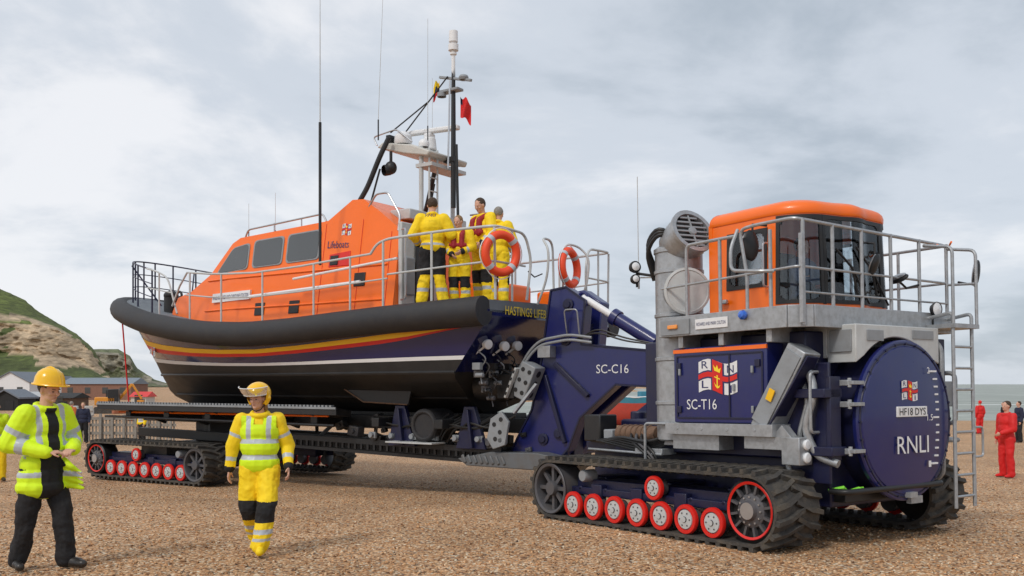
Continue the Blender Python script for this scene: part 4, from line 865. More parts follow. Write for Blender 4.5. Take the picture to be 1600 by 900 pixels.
# gooseneck
gp=[(-.45,3.36),(-.75,3.40),(-1.02,3.22),(-1.12,3.16),(-1.05,2.42),(-2.45,2.28),(-3.0,2.26),(-3.0,1.72),(-2.45,1.70),(-1.70,1.74),(-1.02,1.18),(-.80,.66),(-.6,.45),(.40,.50),(.24,.8),(-.06,1.3),(-.26,2.15),(-.38,2.9)]
for y in(.62,.02):
    d=MB(); d.prism([(x,y,z) for x,z in gp],[(x,y+.28,z) for x,z in gp]); g_=d.build('gooseneck',navy,K,.02)
    if y>.5: gn=g_
each('gooseneck_web',navyd,K,[lambda d:d.bb(-.75,-.1,.30,.62,.5,1.0),lambda d:d.bb(-.95,-.35,.30,.62,2.3,2.8),lambda d:d.bb(-3.0,-2.2,.30,.62,1.75,2.2),lambda d:d.bb(-.6,.2,-.9,.02,.5,.8)],.01)
text('SC-C16',gn,(-1.64,.904,2.00),(-1,0,0),(0,0,1),.60,.145,white,off=.004)
d=MB()
for (a,b) in zip(gp,gp[1:]+gp[:1]): d.beam((a[0],.90,a[1]),(b[0],.90,b[1]),.03,.04,up=(0,1,0))
d.build('gooseneck_flange',navyd,gn)
for x,z in((-.8,3.1),(-.62,.9),(-.3,.8),(-.75,2.5),(-2.8,2.0)): d=MB(); d.lathe([(.1,0),(.1,.03),(.06,.035),(.055,.06),(0,.06)],(x,.9,z),(0,1,0),18); d.build('pivot_pin',navyd,gn)
for a,b in(((-.35,.93,1.9),(-.75,.93,.75)),((-.55,.93,2.1),(-1.2,.93,1.55))): d=MB(); d.beam(a,b,.07,.09,up=(0,1,0)); d.build('gooseneck_rib',navyd,gn,.01)
Ki=Mb.inverted(); Tm=Matrix.Translation((3.12,12.27,0))@Matrix.Rotation(R_(-55),4,'Z')
hp1=Ki@(Tm@V((-2.2,0,1.15)))
d=MB(); d.beam((-2.6,.46,1.6),hp1,.24,.28); d.beam((-2.8,.46,2.0),(-2.6,.46,1.4),.3,.35); d.cyl(hp1-V((0,0,.25)),hp1+V((0,0,.2)),.12); d.build('hitch_drawbar',navyd,K,.02)
d=MB(); a=V((-1.0,.75,3.22));b=V((-2.35,.75,2.42)); mid=a.lerp(b,.42)
d.cyl(a,mid,.06,n=16,mi=0); d.cyl(mid,b,.115,n=18,mi=1); d.cyl(mid,mid+(b-a).normalized()*.12,.14,n=18,mi=1); d.torus(a,(0,1,0),.08,.03,mi=1); d.build('hydraulic_ram',[white,navy],K)
for k in range(2):
    o_=.08*k; d=MB(); d.tube(rnd([(.1,1.1,1.9+o_),(-.15,1.1,2.25+o_),(-.35,1.08,2.42+o_),(-.9,1.05,2.50+o_),(-1.3,1.0,2.44+o_)],.14,5),.024,8); d.build('steel_pipe',greyp,K)
for k in range(2): d=MB(); d.tube(rnd([(-1.0-.08*k,1.0,2.5),(-1.4,1.0,2.62+.06*k),(-1.9,1.0,2.45+.05*k),(-2.6,.9,2.36)],.2,5),.016,6); d.build('hydraulic_hose',black,K)
Rr=Matrix.Rotation(R_(-24),3,'Y'); c=V((-.12,1.12,1.80)); d=MB(); d.box(c,(.30,.34,.62),Rr); gb=d.build('perforated_box',greyp,K,.02)
for k in range(3):
    for j in range(2):
        p=c+Rr@V((-.07+.14*j,.173,-.19+.19*k)); d=MB(); d.cyl(p-V((0,.01,0)),p+V((0,.004,0)),.038,n=16); d.build('box_hole',black,gb)
    p=c+Rr@V((-.153,0,-.19+.19*k)); d=MB(); d.cyl(p,p+Rr@V((-.005,0,0)),.06,n=16); d.build('box_hole',black,gb)
d=MB(); q=c+V((.20,.06,-.03)); d.box(q,(.045,.40,.56),Rr); gb2=d.build('slotted_plate',lgrey,K,.01)
for k in range(4): p=q+Rr@V((0,.0,-.2+.135*k)); d=MB(); d.box(p+V((0,.202,0)),(.028,.006,.055),Rr); d.build('slot',black,gb2)
each('box_bracket',galv,K,[lambda d:d.beam((-.35,1.2,1.75),(.05,1.3,1.25),.05,.08,up=(0,1,0)),lambda d:d.bb(-.55,-.3,.9,1.1,2.2,2.4),lambda d:d.tube(rnd([(-1.05,.95,2.5),(-1.05,1.05,3.0),(-.8,1.05,3.0),(-.8,.95,2.6)],.06),.014)],.006)
# ---------------------------------------------------------------- PEOPLE
def remesh(mb,name,mats,parent,vox,disp=0,fn=None,sm=4,dsc=.12):
    me=bpy.data.meshes.new('tmp'); me.from_pydata(mb.v,[],mb.f); me.update()
    bm=bmesh.new(); bm.from_mesh(me); bmesh.ops.recalc_face_normals(bm,faces=bm.faces); bm.to_mesh(me); bm.free()
    ob=bpy.data.objects.new('tmp',me); COL.objects.link(ob)
    r=ob.modifiers.new('r','REMESH'); r.mode='VOXEL'; r.voxel_size=vox
    s=ob.modifiers.new('s','SMOOTH'); s.factor=.5; s.iterations=sm
    if disp:
        tx=bpy.data.textures.new('c','CLOUDS'); tx.noise_scale=dsc; tx.noise_depth=2
        dm=ob.modifiers.new('d','DISPLACE'); dm.texture=tx; dm.strength=disp; dm.mid_level=.5; dm.texture_coords='GLOBAL'
    bpy.context.view_layer.update()
    out=bpy.data.meshes.new_from_object(ob.evaluated_get(bpy.context.evaluated_depsgraph_get()))
    bpy.data.objects.remove(ob); out.name=name; out.materials.clear()
    for m in mats: out.materials.append(m)
    if fn: out.polygons.foreach_set('material_index',[fn(p.center) for p in out.polygons])
    else: out.polygons.foreach_set('material_index',[0]*len(out.polygons))
    out.shade_smooth()
    o=bpy.data.objects.new(name,out); COL.objects.link(o); o.parent=parent; return o
def segt(p,a,b):
    d=b-a; t_=(p-a).dot(d)/d.length_squared; return t_,(a+d*max(0,min(1,t_))-p).length
def hand(mb,w,dr,pn,curl):
    dr=V(dr).normalized(); pn=(V(pn)-dr*V(pn).dot(dr)).normalized(); ac=dr.cross(pn)
    for k in range(4): mb.cap(w+dr*.01+ac*(-.018+.012*k),w+dr*.085+ac*(-.03+.02*k),.014,.0125,n=8)
    for k,L_ in enumerate((.07,.08,.075,.058)):
        p=w+dr*.088+ac*(-.031+.0205*k); a=curl*.5
        for j,f in enumerate((.45,.32,.23)):
            d_=(dr*math.cos(a)+pn*math.sin(a)).normalized(); q=p+d_*L_*f; mb.cap(p,q,.0095-.0008*j,.009-.0009*j,n=8); p=q; a+=curl
    p=w+dr*.03-ac*.03; q=p+(dr*.6-ac*.55+pn*.35).normalized()*.04; r=q+(dr*.85-ac*.1+pn*.4).normalized()*.032; mb.cap(w+dr*.02-ac*.01,p,.014,.013,n=8); mb.cap(p,q,.012,.0105,n=8); mb.cap(q,r,.0105,.009,n=8)
def person(label,loc,yaw,H,pose={},outfit={},vox=.009,group=None,hyaw=0,hpit=0):
    root=empty('person',loc,(0,0,yaw),label,'person',group); sc=H/1.8; root.scale=(sc,)*3
    J=dict(hipL=(-.095,0,.92),hipR=(.095,0,.92),kneL=(-.11,.02,.50),kneR=(.11,.02,.50),ankL=(-.12,-.02,.09),ankR=(.12,-.02,.09),toeL=(-.14,.15,.035),toeR=(.14,.15,.035),
      shL=(-.185,0,1.44),shR=(.185,0,1.44),elL=(-.245,-.03,1.16),elR=(.245,-.03,1.16),wrL=(-.25,.05,.92),wrR=(.25,.05,.92),pel=(0,0,.96),che=(0,0,1.30),neck=(0,0,1.5),head=(0,.02,1.68))
    J.update({k:v for k,v in pose.items() if k in J}); drop=pose.get('drop',0)
    J={k:V(v)-V((0,0,drop if k[:3] not in('kne','ank','toe') else 0)) for k,v in J.items()}
    lean_=V(pose.get('lean',(0,0,0))); J['che']+=lean_*.5
    for k in('shL','shR','neck','head'): J[k]+=lean_
    bk=outfit.get('bulk',0); bg=outfit.get('baggy',0)
    HR=Matrix.Rotation(hyaw,3,'Z')@Matrix.Rotation(hpit,3,'X')
    def hpnt(x,y,z): return J['neck']+V((0,.0,.03))+HR@(V((x,y+.01,z))+V((0,.0,.15)))
    b=MB()
    def he(c,r): b.ell(hpnt(*c),r,14,10,HR)
    he((0,-.005,.015),(.078,.098,.105)); he((0,.03,-.055),(.058,.062,.062)); he((0,.045,-.015),(.06,.05,.07)); he((0,.075,.03),(.05,.020,.016))
    b.cap(hpnt(0,.09,.015),hpnt(0,.113,-.018),.010,.015,n=8); he((0,.083,-.05),(.026,.016,.013)); he((0,.078,-.085),(.024,.022,.018))
    for s_ in(-1,1): he((s_*.08,.0,-.005),(.012,.02,.032)); he((s_*.038,.07,-.02),(.022,.02,.02))
    b.cap(J['neck']-V((0,0,.08)),hpnt(0,-.01,-.05),.060,.055)
    b.cap(J['pel'],J['che'],.11,.13); b.cap(J['che'],J['neck']-V((0,0,.06)),.12,.07)
    for s_ in 'LR':
        b.cap(J['che'],J['sh'+s_],.09,.055); b.cap(J['sh'+s_],J['el'+s_],.05,.04); b.cap(J['el'+s_],J['wr'+s_],.040,.028)
        sg=-1 if s_=='L' else 1; dr=pose.get('hd'+s_) or (J['wr'+s_]-J['el'+s_]); pn=pose.get('pn'+s_) or (-sg,.1,0)
        w=J['wr'+s_]; b.cap(w-V(dr).normalized()*.03,w+V(dr).normalized()*.02,.027,.024); hand(b,w,dr,pn,pose.get('curl',.4))
        b.cap(J['pel'],J['hip'+s_],.1,.09); b.cap(J['hip'+s_],J['kne'+s_],.08,.055); b.cap(J['kne'+s_],J['ank'+s_],.052,.038); b.cap(J['ank'+s_],J['toe'+s_]+V((0,0,.01)),.035,.025)
    remesh(b,'body',[skin],root,vox*.75,sm=2)
    for s_ in(-1,1):
        e=MB(); e.ell(hpnt(s_*.032,.088,.004),(.011,.006,.005)); e.build('eye',eyem,root)
        if vox<.012: e=MB(); e.cap(hpnt(s_*.018,.096,.026),hpnt(s_*.046,.086,.028),.003,n=6); e.build('eyebrow',outfit.get('hair',hairb),root)
    e=MB(); e.ell(hpnt(0,.098,-.052),(.020,.005,.004)); e.build('mouth',lipm,root)
    if outfit.get('hair'):
        e=MB(); e.ell(hpnt(0,-.022,.03),(.086,.098,.102),20,14,HR)
        if outfit.get('long'): e.cap(hpnt(0,-.09,-.02),hpnt(0,-.10,-.14),.055,.04); e.cap(hpnt(-.07,-.02,-.03),hpnt(-.07,-.03,-.12),.03,.02); e.cap(hpnt(.07,-.02,-.03),hpnt(.07,-.03,-.12),.03,.02)
        remesh(e,'hair',[outfit['hair']],root,.009,.012,dsc=.03,sm=1)
    hat=outfit.get('hat')
    if hat=='hard':
        e=MB(); pr=[(.140,.0),(.135,.02),(.127,.07),(.105,.115),(.064,.148),(0,.16)]
        HB=HR@Matrix.Rotation(.20,3,'X')
        a,b_,c_=[HB@V(q) for q in((1,0,0),(0,1,0),(0,0,1))]; o_=hpnt(0,-.01,.045)
        br_=[o_+a*.143*math.cos(q*PI/14)+b_*(.155*math.sin(q*PI/14)+(.03 if math.sin(q*PI/14)>.5 else 0)) for q in range(28)]
        e.lathe(pr,o_,c_,28); e.tube(br_,.008,6,True,up=c_); e.tube([o_+b_*.130*math.cos(t_)+c_*(.160*math.sin(t_)) for t_ in[.1+q*(PI-.2)/12 for q in range(13)]],.012,6)
        e.add(br_+[o_],[(q,(q+1)%28,28) for q in range(28)])
        e.build('hard_hat',helmy,root)
    if hat=='helmet':
        e=MB(); e.ell(hpnt(0,-.015,.05),(.132,.152,.128),24,14,HR); e.cap(hpnt(.11,-.02,.0),hpnt(.095,.0,-.06),.035,.02); e.cap(hpnt(-.11,-.02,.0),hpnt(-.095,.0,-.06),.035,.02)
        hm_=remesh(e,'helmet',[helmy],root,.008,sm=2)
        bm=bmesh.new(); bm.from_mesh(hm_.data); inv=HR.inverted(); o_=hpnt(0,0,0)
        kill=[f for f in bm.faces if (lambda p:(p.y>.03 and p.z<.045) or p.z<-.07)(inv@(f.calc_center_median()-o_))]; bmesh.ops.delete(bm,geom=kill,context='FACES'); bm.to_mesh(hm_.data); bm.free()
        e=MB(); P=[]
        for i in range(15):
            t_=-1.25+2.5*i/14
            for v,(rr_,z) in enumerate(((.165,.055),(.195,.09),(.215,.14))): P.append(hpnt(rr_*math.sin(t_)*.85,rr_*math.cos(t_)*.95,z))
        e.add(P,[(i*3+j,i*3+3+j,i*3+4+j,i*3+1+j) for i in range(14) for j in range(2)]); e.build('visor',visorm,root,norm=False)
        e=MB(); e.tube([hpnt(.16*math.sin(t_)*.85,.16*math.cos(t_)*.95,.055) for t_ in[-1.3+2.6*i/14 for i in range(15)]],.009,6); e.build('visor_rim',white,root)
        e=MB(); e.tube([hpnt(.216*math.sin(t_)*.85,.216*math.cos(t_)*.95,.142) for t_ in[-1.25+2.5*i/14 for i in range(15)]],.005,6); e.build('visor_edge',white,root)
        e=MB(); e.tube([hpnt(-.09,.0,-.05),hpnt(-.05,.05,-.115),hpnt(0,.06,-.13),hpnt(.05,.05,-.115),hpnt(.09,.0,-.05)],.006,6); e.build('chin_strap',blackf,root)
    tor=outfit.get('torso')
    def torso(mb,g=0):
        g+=bk
        mb.ell(J['che']+V((0,0,.02)),(.190+g,.135+g,.18)); mb.ell(J['che']-V((0,-.01,.14)),(.178+g,.135+g,.17)); mb.ell(J['pel']+V((0,0,.02)),(.182+g,.138+g,.15))
        if outfit.get('coat'): mb.ell(J['pel']+V((0,0,-.10)),(.200+g,.150+g,.17)); mb.ell(J['pel']+V((0,0,-.19)),(.218+g,.162+g,.12))
        mb.cap(J['che']+V((0,0,.05)),J['neck']-V((0,0,.05)),.12+g,.085)
        for s_ in'LR': mb.cap(J['neck']-V((0,0,.07)),J['sh'+s_],.07,.068+g)
    if tor:
        j=MB(); torso(j)
        for s_ in 'LR': j.cap(J['sh'+s_],J['el'+s_],.075+bk,.066+bk); j.cap(J['el'+s_],J['wr'+s_]-(J['wr'+s_]-J['el'+s_])*.06,.064+bk*.8,.050+bk*.4)
        j.tube([J['neck']+V((.085*math.cos(q*PI/8),.085*math.sin(q*PI/8)+.01,.01+.02*math.sin(q*PI/8+PI))) for q in range(16)],.03,8,True)
        if outfit.get('flare'):
            for q in range(4): j.cap(J['pel']+V((-.13-.01*q,.10,.04-.07*q)),J['pel']+V((-.15-.02*q,.36-.02*q,-.06-.05*q)),.05,.016)
        def fn(p):
            best=min(((segt(p,J['sh'+s_],J['el'+s_]),0) if k==0 else (segt(p,J['el'+s_],J['wr'+s_]),1) for s_ in'LR' for k in(0,1)),key=lambda q:q[0][1])
            (t_,dd),k=best; z=p.z+drop
            if (dd<.092+bk and abs(p.x)>.15+bk) or (dd<.075+bk*.8 and p.y>.17+bk):
                for kk,a,b2 in outfit.get('armb',[]):
                    if kk==k and a<t_<b2: return 1
                if outfit.get('cuff') and k==1 and t_>.88: return 2
                return 0
            if outfit.get('open') and abs(p.x+.0)<outfit['open']+(.05 if z<1.05 else 0) and .08<p.y<.24 and z<1.5: return 2
            for a,b2 in outfit.get('torb',[]):
                if a<z<b2: return 1
            if outfit.get('vert') and z>1.15 and .10<abs(p.x)<.145: return 1
            return 0
        remesh(j,'jacket',[tor,silver,outfit.get('under',blackf)],root,vox,.028,fn,dsc=.16)
    if outfit.get('vest'):
        j=MB(); torso(j,.022)
        def fn(p):
            z=p.z
            for a,b2 in((1.02,1.07),(1.19,1.24)):
                if a<z<b2: return 1
            if z>1.24 and .08<abs(p.x)<.13: return 1
            return 0
        o=remesh(j,'vest',[hivis,silver],root,vox,.020,fn,dsc=.16)
        bm=bmesh.new(); bm.from_mesh(o.data); kill=[f for f in bm.faces if (lambda p: p.z<.84 or (p.z>1.40 and abs(p.x)<.05) or (p.z>1.36 and abs(p.x)>.185) or p.z>1.49)(f.calc_center_median())]; bmesh.ops.delete(bm,geom=kill,context='FACES'); bm.to_mesh(o.data); bm.free()
    tr=outfit.get('trousers')
    if tr:
        j=MB(); j.ell(J['pel']-V((0,0,.02)),(.165+bg,.122+bg,.14))
        for s_ in'LR':
            j.cap(J['pel'],J['hip'+s_],.11,.105); j.cap(J['hip'+s_],J['kne'+s_],.105+bg,.082+bg); j.cap(J['kne'+s_],J['ank'+s_]+V((0,0,.03 if bg>.015 else 0)),.080+bg,.072+bg)
        def fn(p):
            z=p.z
            if outfit.get('knee') and .36<z<.58 and p.y>-.02: return 1
            for a,b2 in outfit.get('legb',[]):
                if a<z<b2: return 2
            if outfit.get('topblack') and z>outfit['topblack']-drop: return 1
            return 0
        remesh(j,'trousers',[tr,blackf,silver],root,vox,.045,fn,dsc=.13)
    bt=outfit.get('boots',leather)
    for s_ in'LR':
        j=MB(); a=J['ank'+s_];t_=J['toe'+s_]; j.cap(a,a-V((0,.03,.035)),.052,.045); j.cap(a-V((0,.02,.035)),t_+V((0,0,.015)),.045,.042); j.cap(a+V((0,0,-.02)),t_+V((0,-.05,.03)),.045,.04)
        if outfit.get('wellies'): j.cap(a,a.lerp(J['kne'+s_],.4),.058,.070)
        zmin=min(a.z-.09,t_.z-.035)
        remesh(j,'boot',[bt,leather],root,max(.009,vox),0,lambda p:1 if p.z<zmin+.035 else 0)
    if outfit.get('lifejacket'):
        j=MB()
        for s_ in(-1,1): j.cap(J['che']+V((s_*.08,.13+bk,-.12)),J['che']+V((s_*.085,.12+bk,.10)),.055,.055); j.cap(J['che']+V((s_*.085,.12+bk,.10)),J['neck']+V((s_*.09,.0,.0)),.055,.045)
        j.cap(J['neck']+V((.09,-.02,0)),J['neck']+V((-.09,-.02,0)),.045); j.box(J['che']+V((0,.13+bk,-.1)),(.36,.05,.06))
        remesh(j,'life_jacket',[redlj],root,.012,.01)
    return root
def facing(dx,dy): return math.atan2(dy,dx)-PI/2
def gp_(px,y): return (px-800)/F*y
y=9.1
person('man in yellow hard hat, open hi-vis coat and black trousers, hands together, far left',(gp_(66,y),y,gz(y)),facing(.86,-.51),1.83,
  dict(elL=(-.30,.02,1.18),elR=(.29,-.06,1.18),wrL=(-.12,.29,1.11),wrR=(.11,.25,1.10),hdL=(.75,.45,.0),hdR=(-.75,.45,.0),pnL=(0,-.2,-1),pnR=(0,-.2,-1),curl=.8,ankL=(-.13,.16,.09),toeL=(-.18,.34,.035),kneL=(-.12,.13,.5),ankR=(.14,-.16,.09),toeR=(.22,.0,.035),kneR=(.13,-.03,.5),lean=(0,.04,0)),
  dict(torso=hivis,hat='hard',hair=hairb,trousers=blackf,torb=[(.86,.91),(1.06,1.11)],armb=[(0,.5,.68),(1,.25,.45)],vert=1,open=.055,flare=1,coat=1,bulk=.030,baggy=.014),vox=.0085,hyaw=.15,hpit=-.30)
y=10.02
person('crew woman in yellow helmet and hi-vis vest walking over the shingle towards the camera',(gp_(406,y),y,gz(y)),facing(.15,-1),1.73,
  dict(elL=(-.29,-.06,1.16),elR=(.29,-.02,1.16),wrL=(-.31,.10,.93),wrR=(.32,-.02,.91),ankL=(-.03,.24,.09),toeL=(-.04,.42,.06),kneL=(-.09,.20,.50),ankR=(.07,-.28,.14),toeR=(.08,-.12,.035),kneR=(.11,.03,.49)),
  dict(torso=yjack,vest=1,hat='helmet',hair=hairf,long=1,trousers=yjack,knee=1,legb=[(.24,.29),(.17,.20)],armb=[(1,.45,.62),(0,.5,.62)],boots=yjack,wellies=1,under=blackf,cuff=1,bulk=.014,baggy=.024),vox=.0085,hyaw=-.45,hpit=-.18)
crewo=dict(torso=yjack,trousers=yjack,boots=leather,armb=[(1,.5,.68)],legb=[(.25,.31)],under=blackf,cuff=1,bulk=.030,baggy=.024,knee=1)
def crew(label,bx,by,bz,dirw,H,pose,of,**k):
    p=bw(bx,by,bz); o_=dict(crewo); o_.update(of); return person(label,p,facing(*dirw),H,pose,o_,vox=.012,**k)
p1=crew('crew member with his back turned in black topped trousers at the near rail',1.45,1.78,3.10,(.05,1),1.92,dict(elL=(-.32,.0,1.18),elR=(.32,.0,1.18),wrL=(-.25,.2,1.06),wrR=(.25,.2,1.06),ankL=(-.18,-.02,.09),ankR=(.19,-.02,.09),toeL=(-.22,.13,.035),toeR=(.23,.13,.035)),dict(hair=hairb,topblack=.52,torb=[(1.0,1.04)]),hpit=-.2)
text('RNLI',p1,(0,-.17,1.47),(1,0,0),(0,0,1),.17,.05,navy,off=.05)
crew('tall dark-haired crewman in red life jacket looking down, beside the lifebuoy',.95,.95,3.17,(-.75,-.66),1.92,dict(elL=(-.28,.02,1.17),elR=(.29,.02,1.17),wrL=(-.20,.2,1.0),wrR=(.2,.2,1.02)),dict(hair=hairb,lifejacket=1),hpit=-.45,hyaw=.1)
crew('shorter crew member in yellow jacket and red life jacket between two standing colleagues',1.12,1.42,3.12,(-.2,-1),1.60,dict(elL=(-.26,.0,1.17),elR=(.27,.02,1.17),wrL=(-.1,.22,1.05),wrR=(.1,.22,1.0)),dict(hair=hairf,lifejacket=1),hpit=-.3,hyaw=-.3)
crew('grey-haired crewman in yellow turned towards the stern behind the lifebuoy',.66,.9,3.15,(.4,.9),1.76,dict(elL=(-.29,.05,1.17),elR=(.29,.0,1.17),wrL=(-.18,.25,1.05),wrR=(.2,.2,1.0)),dict(hair=hairg),hpit=-.2)
Tm2=Matrix.Translation((3.12,12.27,gz(12.27)))@Matrix.Rotation(R_(-55),4,'Z')
person('driver in dark jacket sitting at the wheel inside the orange cab',Tm2@V((.80,-.12,2.34)),R_(-55)-PI/2,1.62,dict(drop=.44,kneL=(-.14,.42,.56),kneR=(.14,.42,.56),ankL=(-.14,.46,.30),ankR=(.14,.46,.30),toeL=(-.14,.6,.28),toeR=(.14,.6,.28),elL=(-.26,.18,1.2),elR=(.26,.18,1.2),wrL=(-.12,.38,1.18),wrR=(.12,.38,1.18)),dict(torso=bluef,trousers=blackf,hair=hairb),vox=.014)
def bgp(label,px,D,H,dirw,of,pose={},**k): return person(label,(gp_(px,D),D,gz(D)),facing(*dirw),H,pose,dict(of,bulk=.02,baggy=.012),vox=.02,**k)
bgp('man in hi-vis jacket cut off by the left edge of the picture',-6,21,1.75,(.6,-.8),dict(torso=hivis,trousers=yjack,hair=hairb,torb=[(1.0,1.06)]))
bgp('bystander in dark clothes standing by the wooden fence on the left',130,39.5,1.68,(.3,-1),dict(torso=navyf,trousers=blackf,hair=hairf))
bgp('bystander in dark and yellow jacket beyond the carriage tracks',222,38,1.62,(-.6,-.8),dict(torso=yjack,trousers=blackf,hair=hairb,torb=[(1.0,1.2)],under=blackf))
bgp('bystander in orange coat near the fence post at far left',112,46,1.7,(.3,1),dict(torso=M('orange_fabric',(.5,.13,.03),.8),trousers=navyf,hair=hairg))
bgp('person in red dry suit standing alone on the shingle at the right',1573,22,1.76,(-1,-.3),dict(torso=redf,trousers=redf,hair=hairb,boots=redf),dict(wrL=(-.1,.25,1.05),elL=(-.25,.05,1.15)))
bgp('person in red hooded coat near the water at the right',1531,50,1.74,(-.3,1),dict(torso=redf,trousers=redf,hair=redf))
bgp('person in dark navy coat walking at the right edge near the sea',1592,40,1.72,(-1,0),dict(torso=navyf,trousers=blackf,hair=hairb))
bgp('person in red trousers and dark coat beside the sea at the right edge',1568,52,1.66,(-1,.2),dict(torso=blackf,trousers=redf,hair=hairb))
# ---------------------------------------------------------------- background objects
FB=empty('fishing_boat',(gp_(985,66),66,gz(66)),(0,0,R_(8)),'red hulled fishing boat with blue stripe drawn up on the beach behind the tractor','boat')
d=MB(); n=20; rows=[(0,.35,0),(.35,.8,0),(.9,1.0,1),(1.5,1.1,1),(1.65,1.12,2),(1.9,1.15,2)]
for side in(1,-1):
    o0=len(d.v)
    for z,wf,_ in rows:
        for i in range(n+1):
            t_=-1+2*i/n; x=t_*(2.7+.35*z/1.5); y=side*1.15*wf*(1-abs(t_)**2.6)**.8; d.v.append((x,y,z+.35*t_*t_*z/1.9))
    for j in range(len(rows)-1):
        for i in range(n): a=o0+j*(n+1)+i; d.f.append((a,a+1,a+n+2,a+n+1)); d.m.append(rows[j+1][2])
fbm=[M('fishing_red',(.42,.05,.04),.6,dirt=.4),M('fishing_red_b',(.55,.07,.05),.6,dirt=.3),M('fishing_blue',(.04,.25,.36),.6,dirt=.3)]
d.build('hull',fbm,FB)
d=MB(); d.bb(-2.4,2.4,-.7,.7,1.3,1.4); d.build('deck',fbm[2],FB)
d=MB(); d.bb(.6,1.5,-.4,.4,1.4,2.3); d.build('wheelhouse',fbm[2],FB,.03)
d=MB(); d.tube([(-2.95,-.1,2.2),(-1.5,-1.08,1.95),(0,-1.33,1.9),(1.5,-1.08,1.95),(2.95,-.1,2.2)],.05); d.build('gunwale',white,FB)
def house(name,label,x0,x1,D,dep,eave,ridge,wallm,roofm,wins=2,z0=-1.4,gable=False,cat='building'):
    X0=gp_(x0,D);X1=gp_(x1,D); r=empty(name,((X0+X1)/2,D,z0),(0,0,0),label,cat); w=(X1-X0)/2
    ez=H0+(600-eave)/F*D-z0; rz=H0+(600-ridge)/F*D-z0
    d=MB(); d.bb(-w,w,0,dep,0,ez)
    if gable: d.prism([(-w,0,ez),(w,0,ez),(0,0,rz)],[(-w,dep,ez),(w,dep,ez),(0,dep,rz)])
    d.build('wall',wallm,r)
    d=MB(); e=.25
    if gable:
        for s_ in(-1,1): d.prism([(s_*(w+e),-e,ez-.1),(0,-e,rz+.05),(0,-e,rz+.2),(s_*(w+e),-e,ez+.08)],[(s_*(w+e),dep+e,ez-.1),(0,dep+e,rz+.05),(0,dep+e,rz+.2),(s_*(w+e),dep+e,ez+.08)])
    else: d.prism([(-w-e,-e,ez),(-w-e,dep/2,rz),(-w-e,dep+e,ez)],[(w+e,-e,ez),(w+e,dep/2,rz),(w+e,dep+e,ez)])
    d.build('roof',roofm,r)
    for k in range(wins):
        cx_=-w+(k+.5)*2*w/wins; d=MB(); d.bb(cx_-.5,cx_+.5,-.04,.02,ez*.45,ez*.45+1.1); d.build('window',darkglass,r)
    d=MB(); d.bb(w*.35-.45,w*.35+.45,-.05,.02,0,min(2,ez*.8)); d.build('door',black,r)
slate=M('slate_roof',(.17,.19,.22),.7,var=.2); tar=M('tarred_wood',(.02,.02,.02),.8,var=.3); cream=M('cream_render',(.6,.58,.52),.8); bluer=M('blue_grey_roof',(.20,.24,.28),.7,var=.15); brick=M('brick_wall',(.25,.13,.09),.9,var=.3)
house('white_building','white gabled building with dark roof under the cliff',-14,46,170,9,598,582,white,slate,2,gable=True)
house('long_shed','long low shed with blue grey roof beyond the beach',96,205,175,8,600,590,brick,bluer,4)
house('net_hut','black tarred net hut nearest the left edge',-12,28,105,4,622,611,tar,slate,0,gable=True)
house('net_hut','black tarred hut right of the hut at the edge',32,66,110,4,620,612,tar,M('pale_roof',(.45,.46,.46),.8),1)
house('beach_hut','dark brown hut in front of the long shed',70,112,100,4,622,614,M('brown_wood',(.12,.07,.045),.85,var=.3),tar,1)
house('kiosk','small pale kiosk below the far hill',205,228,120,3,620,612,cream,redp,1)
house('cottage','pale cottage with grey roof between shed and white building',50,72,190,7,600,590,cream,slate,2)
house('cottage','small white gabled cottage immediately left of the long shed',75,93,185,7,601,589,white,slate,1,gable=True)
dg=empty('excavator',(gp_(172,95),95,gz(95)-.1),(0,0,.2),'small orange excavator parked in front of the long shed','excavator')
oy=M('digger_orange',(.7,.28,.02),.5,dirt=.3)
d=MB(); d.bb(-1.3,.6,-.8,.8,.9,1.7); d.build('engine_body',oy,dg,.08)
d=MB(); d.bb(-.1,.9,-.8,.2,1.0,2.5); d.build('cab',black,dg,.06)
d=MB(); d.beam((.8,.4,1.5),(2.0,.4,3.0),.25,.25); d.beam((2.0,.4,3.0),(2.9,.4,1.5),.2,.2); d.bb(2.5,3.1,.1,.8,.9,1.4); d.build('boom',oy,dg,.03)
for s_ in(-1,1):
    d=MB(); d.prism([(-1.5,s_*.9-.2,.4),(-1.2,s_*.9-.2,.05),(1.2,s_*.9-.2,.05),(1.5,s_*.9-.2,.4),(1.2,s_*.9-.2,.75),(-1.2,s_*.9-.2,.75)],[(-1.5,s_*.9+.2,.4),(-1.2,s_*.9+.2,.05),(1.2,s_*.9+.2,.05),(1.5,s_*.9+.2,.4),(1.2,s_*.9+.2,.75),(-1.2,s_*.9+.2,.75)]); d.build('track',trackrub,dg,.03)
fn_=empty('wooden_fence',(gp_(190,41),41,gz(41)),(0,0,0),'weathered pale wooden fence beyond the carriage on the left','fence')
wood=M('weathered_wood',(.27,.25,.22),.9,var=.3,vs=8)
for k in range(9):
    d=MB(); d.box((-1.9+k*.5,0,.55+.03*(k%3)),(.10,.09,1.15)); d.build('post',wood,fn_,.01)
d=MB()
for z in(.35,.7,.98): d.bb(-2.1,2.3,.05,.09,z-.06,z+.06)
for k in range(30): d.box((-2.0+k*.145,.1,.5),(.07,.02,.95))
d.build('rail_panel',wood,fn_)
random.seed(11)
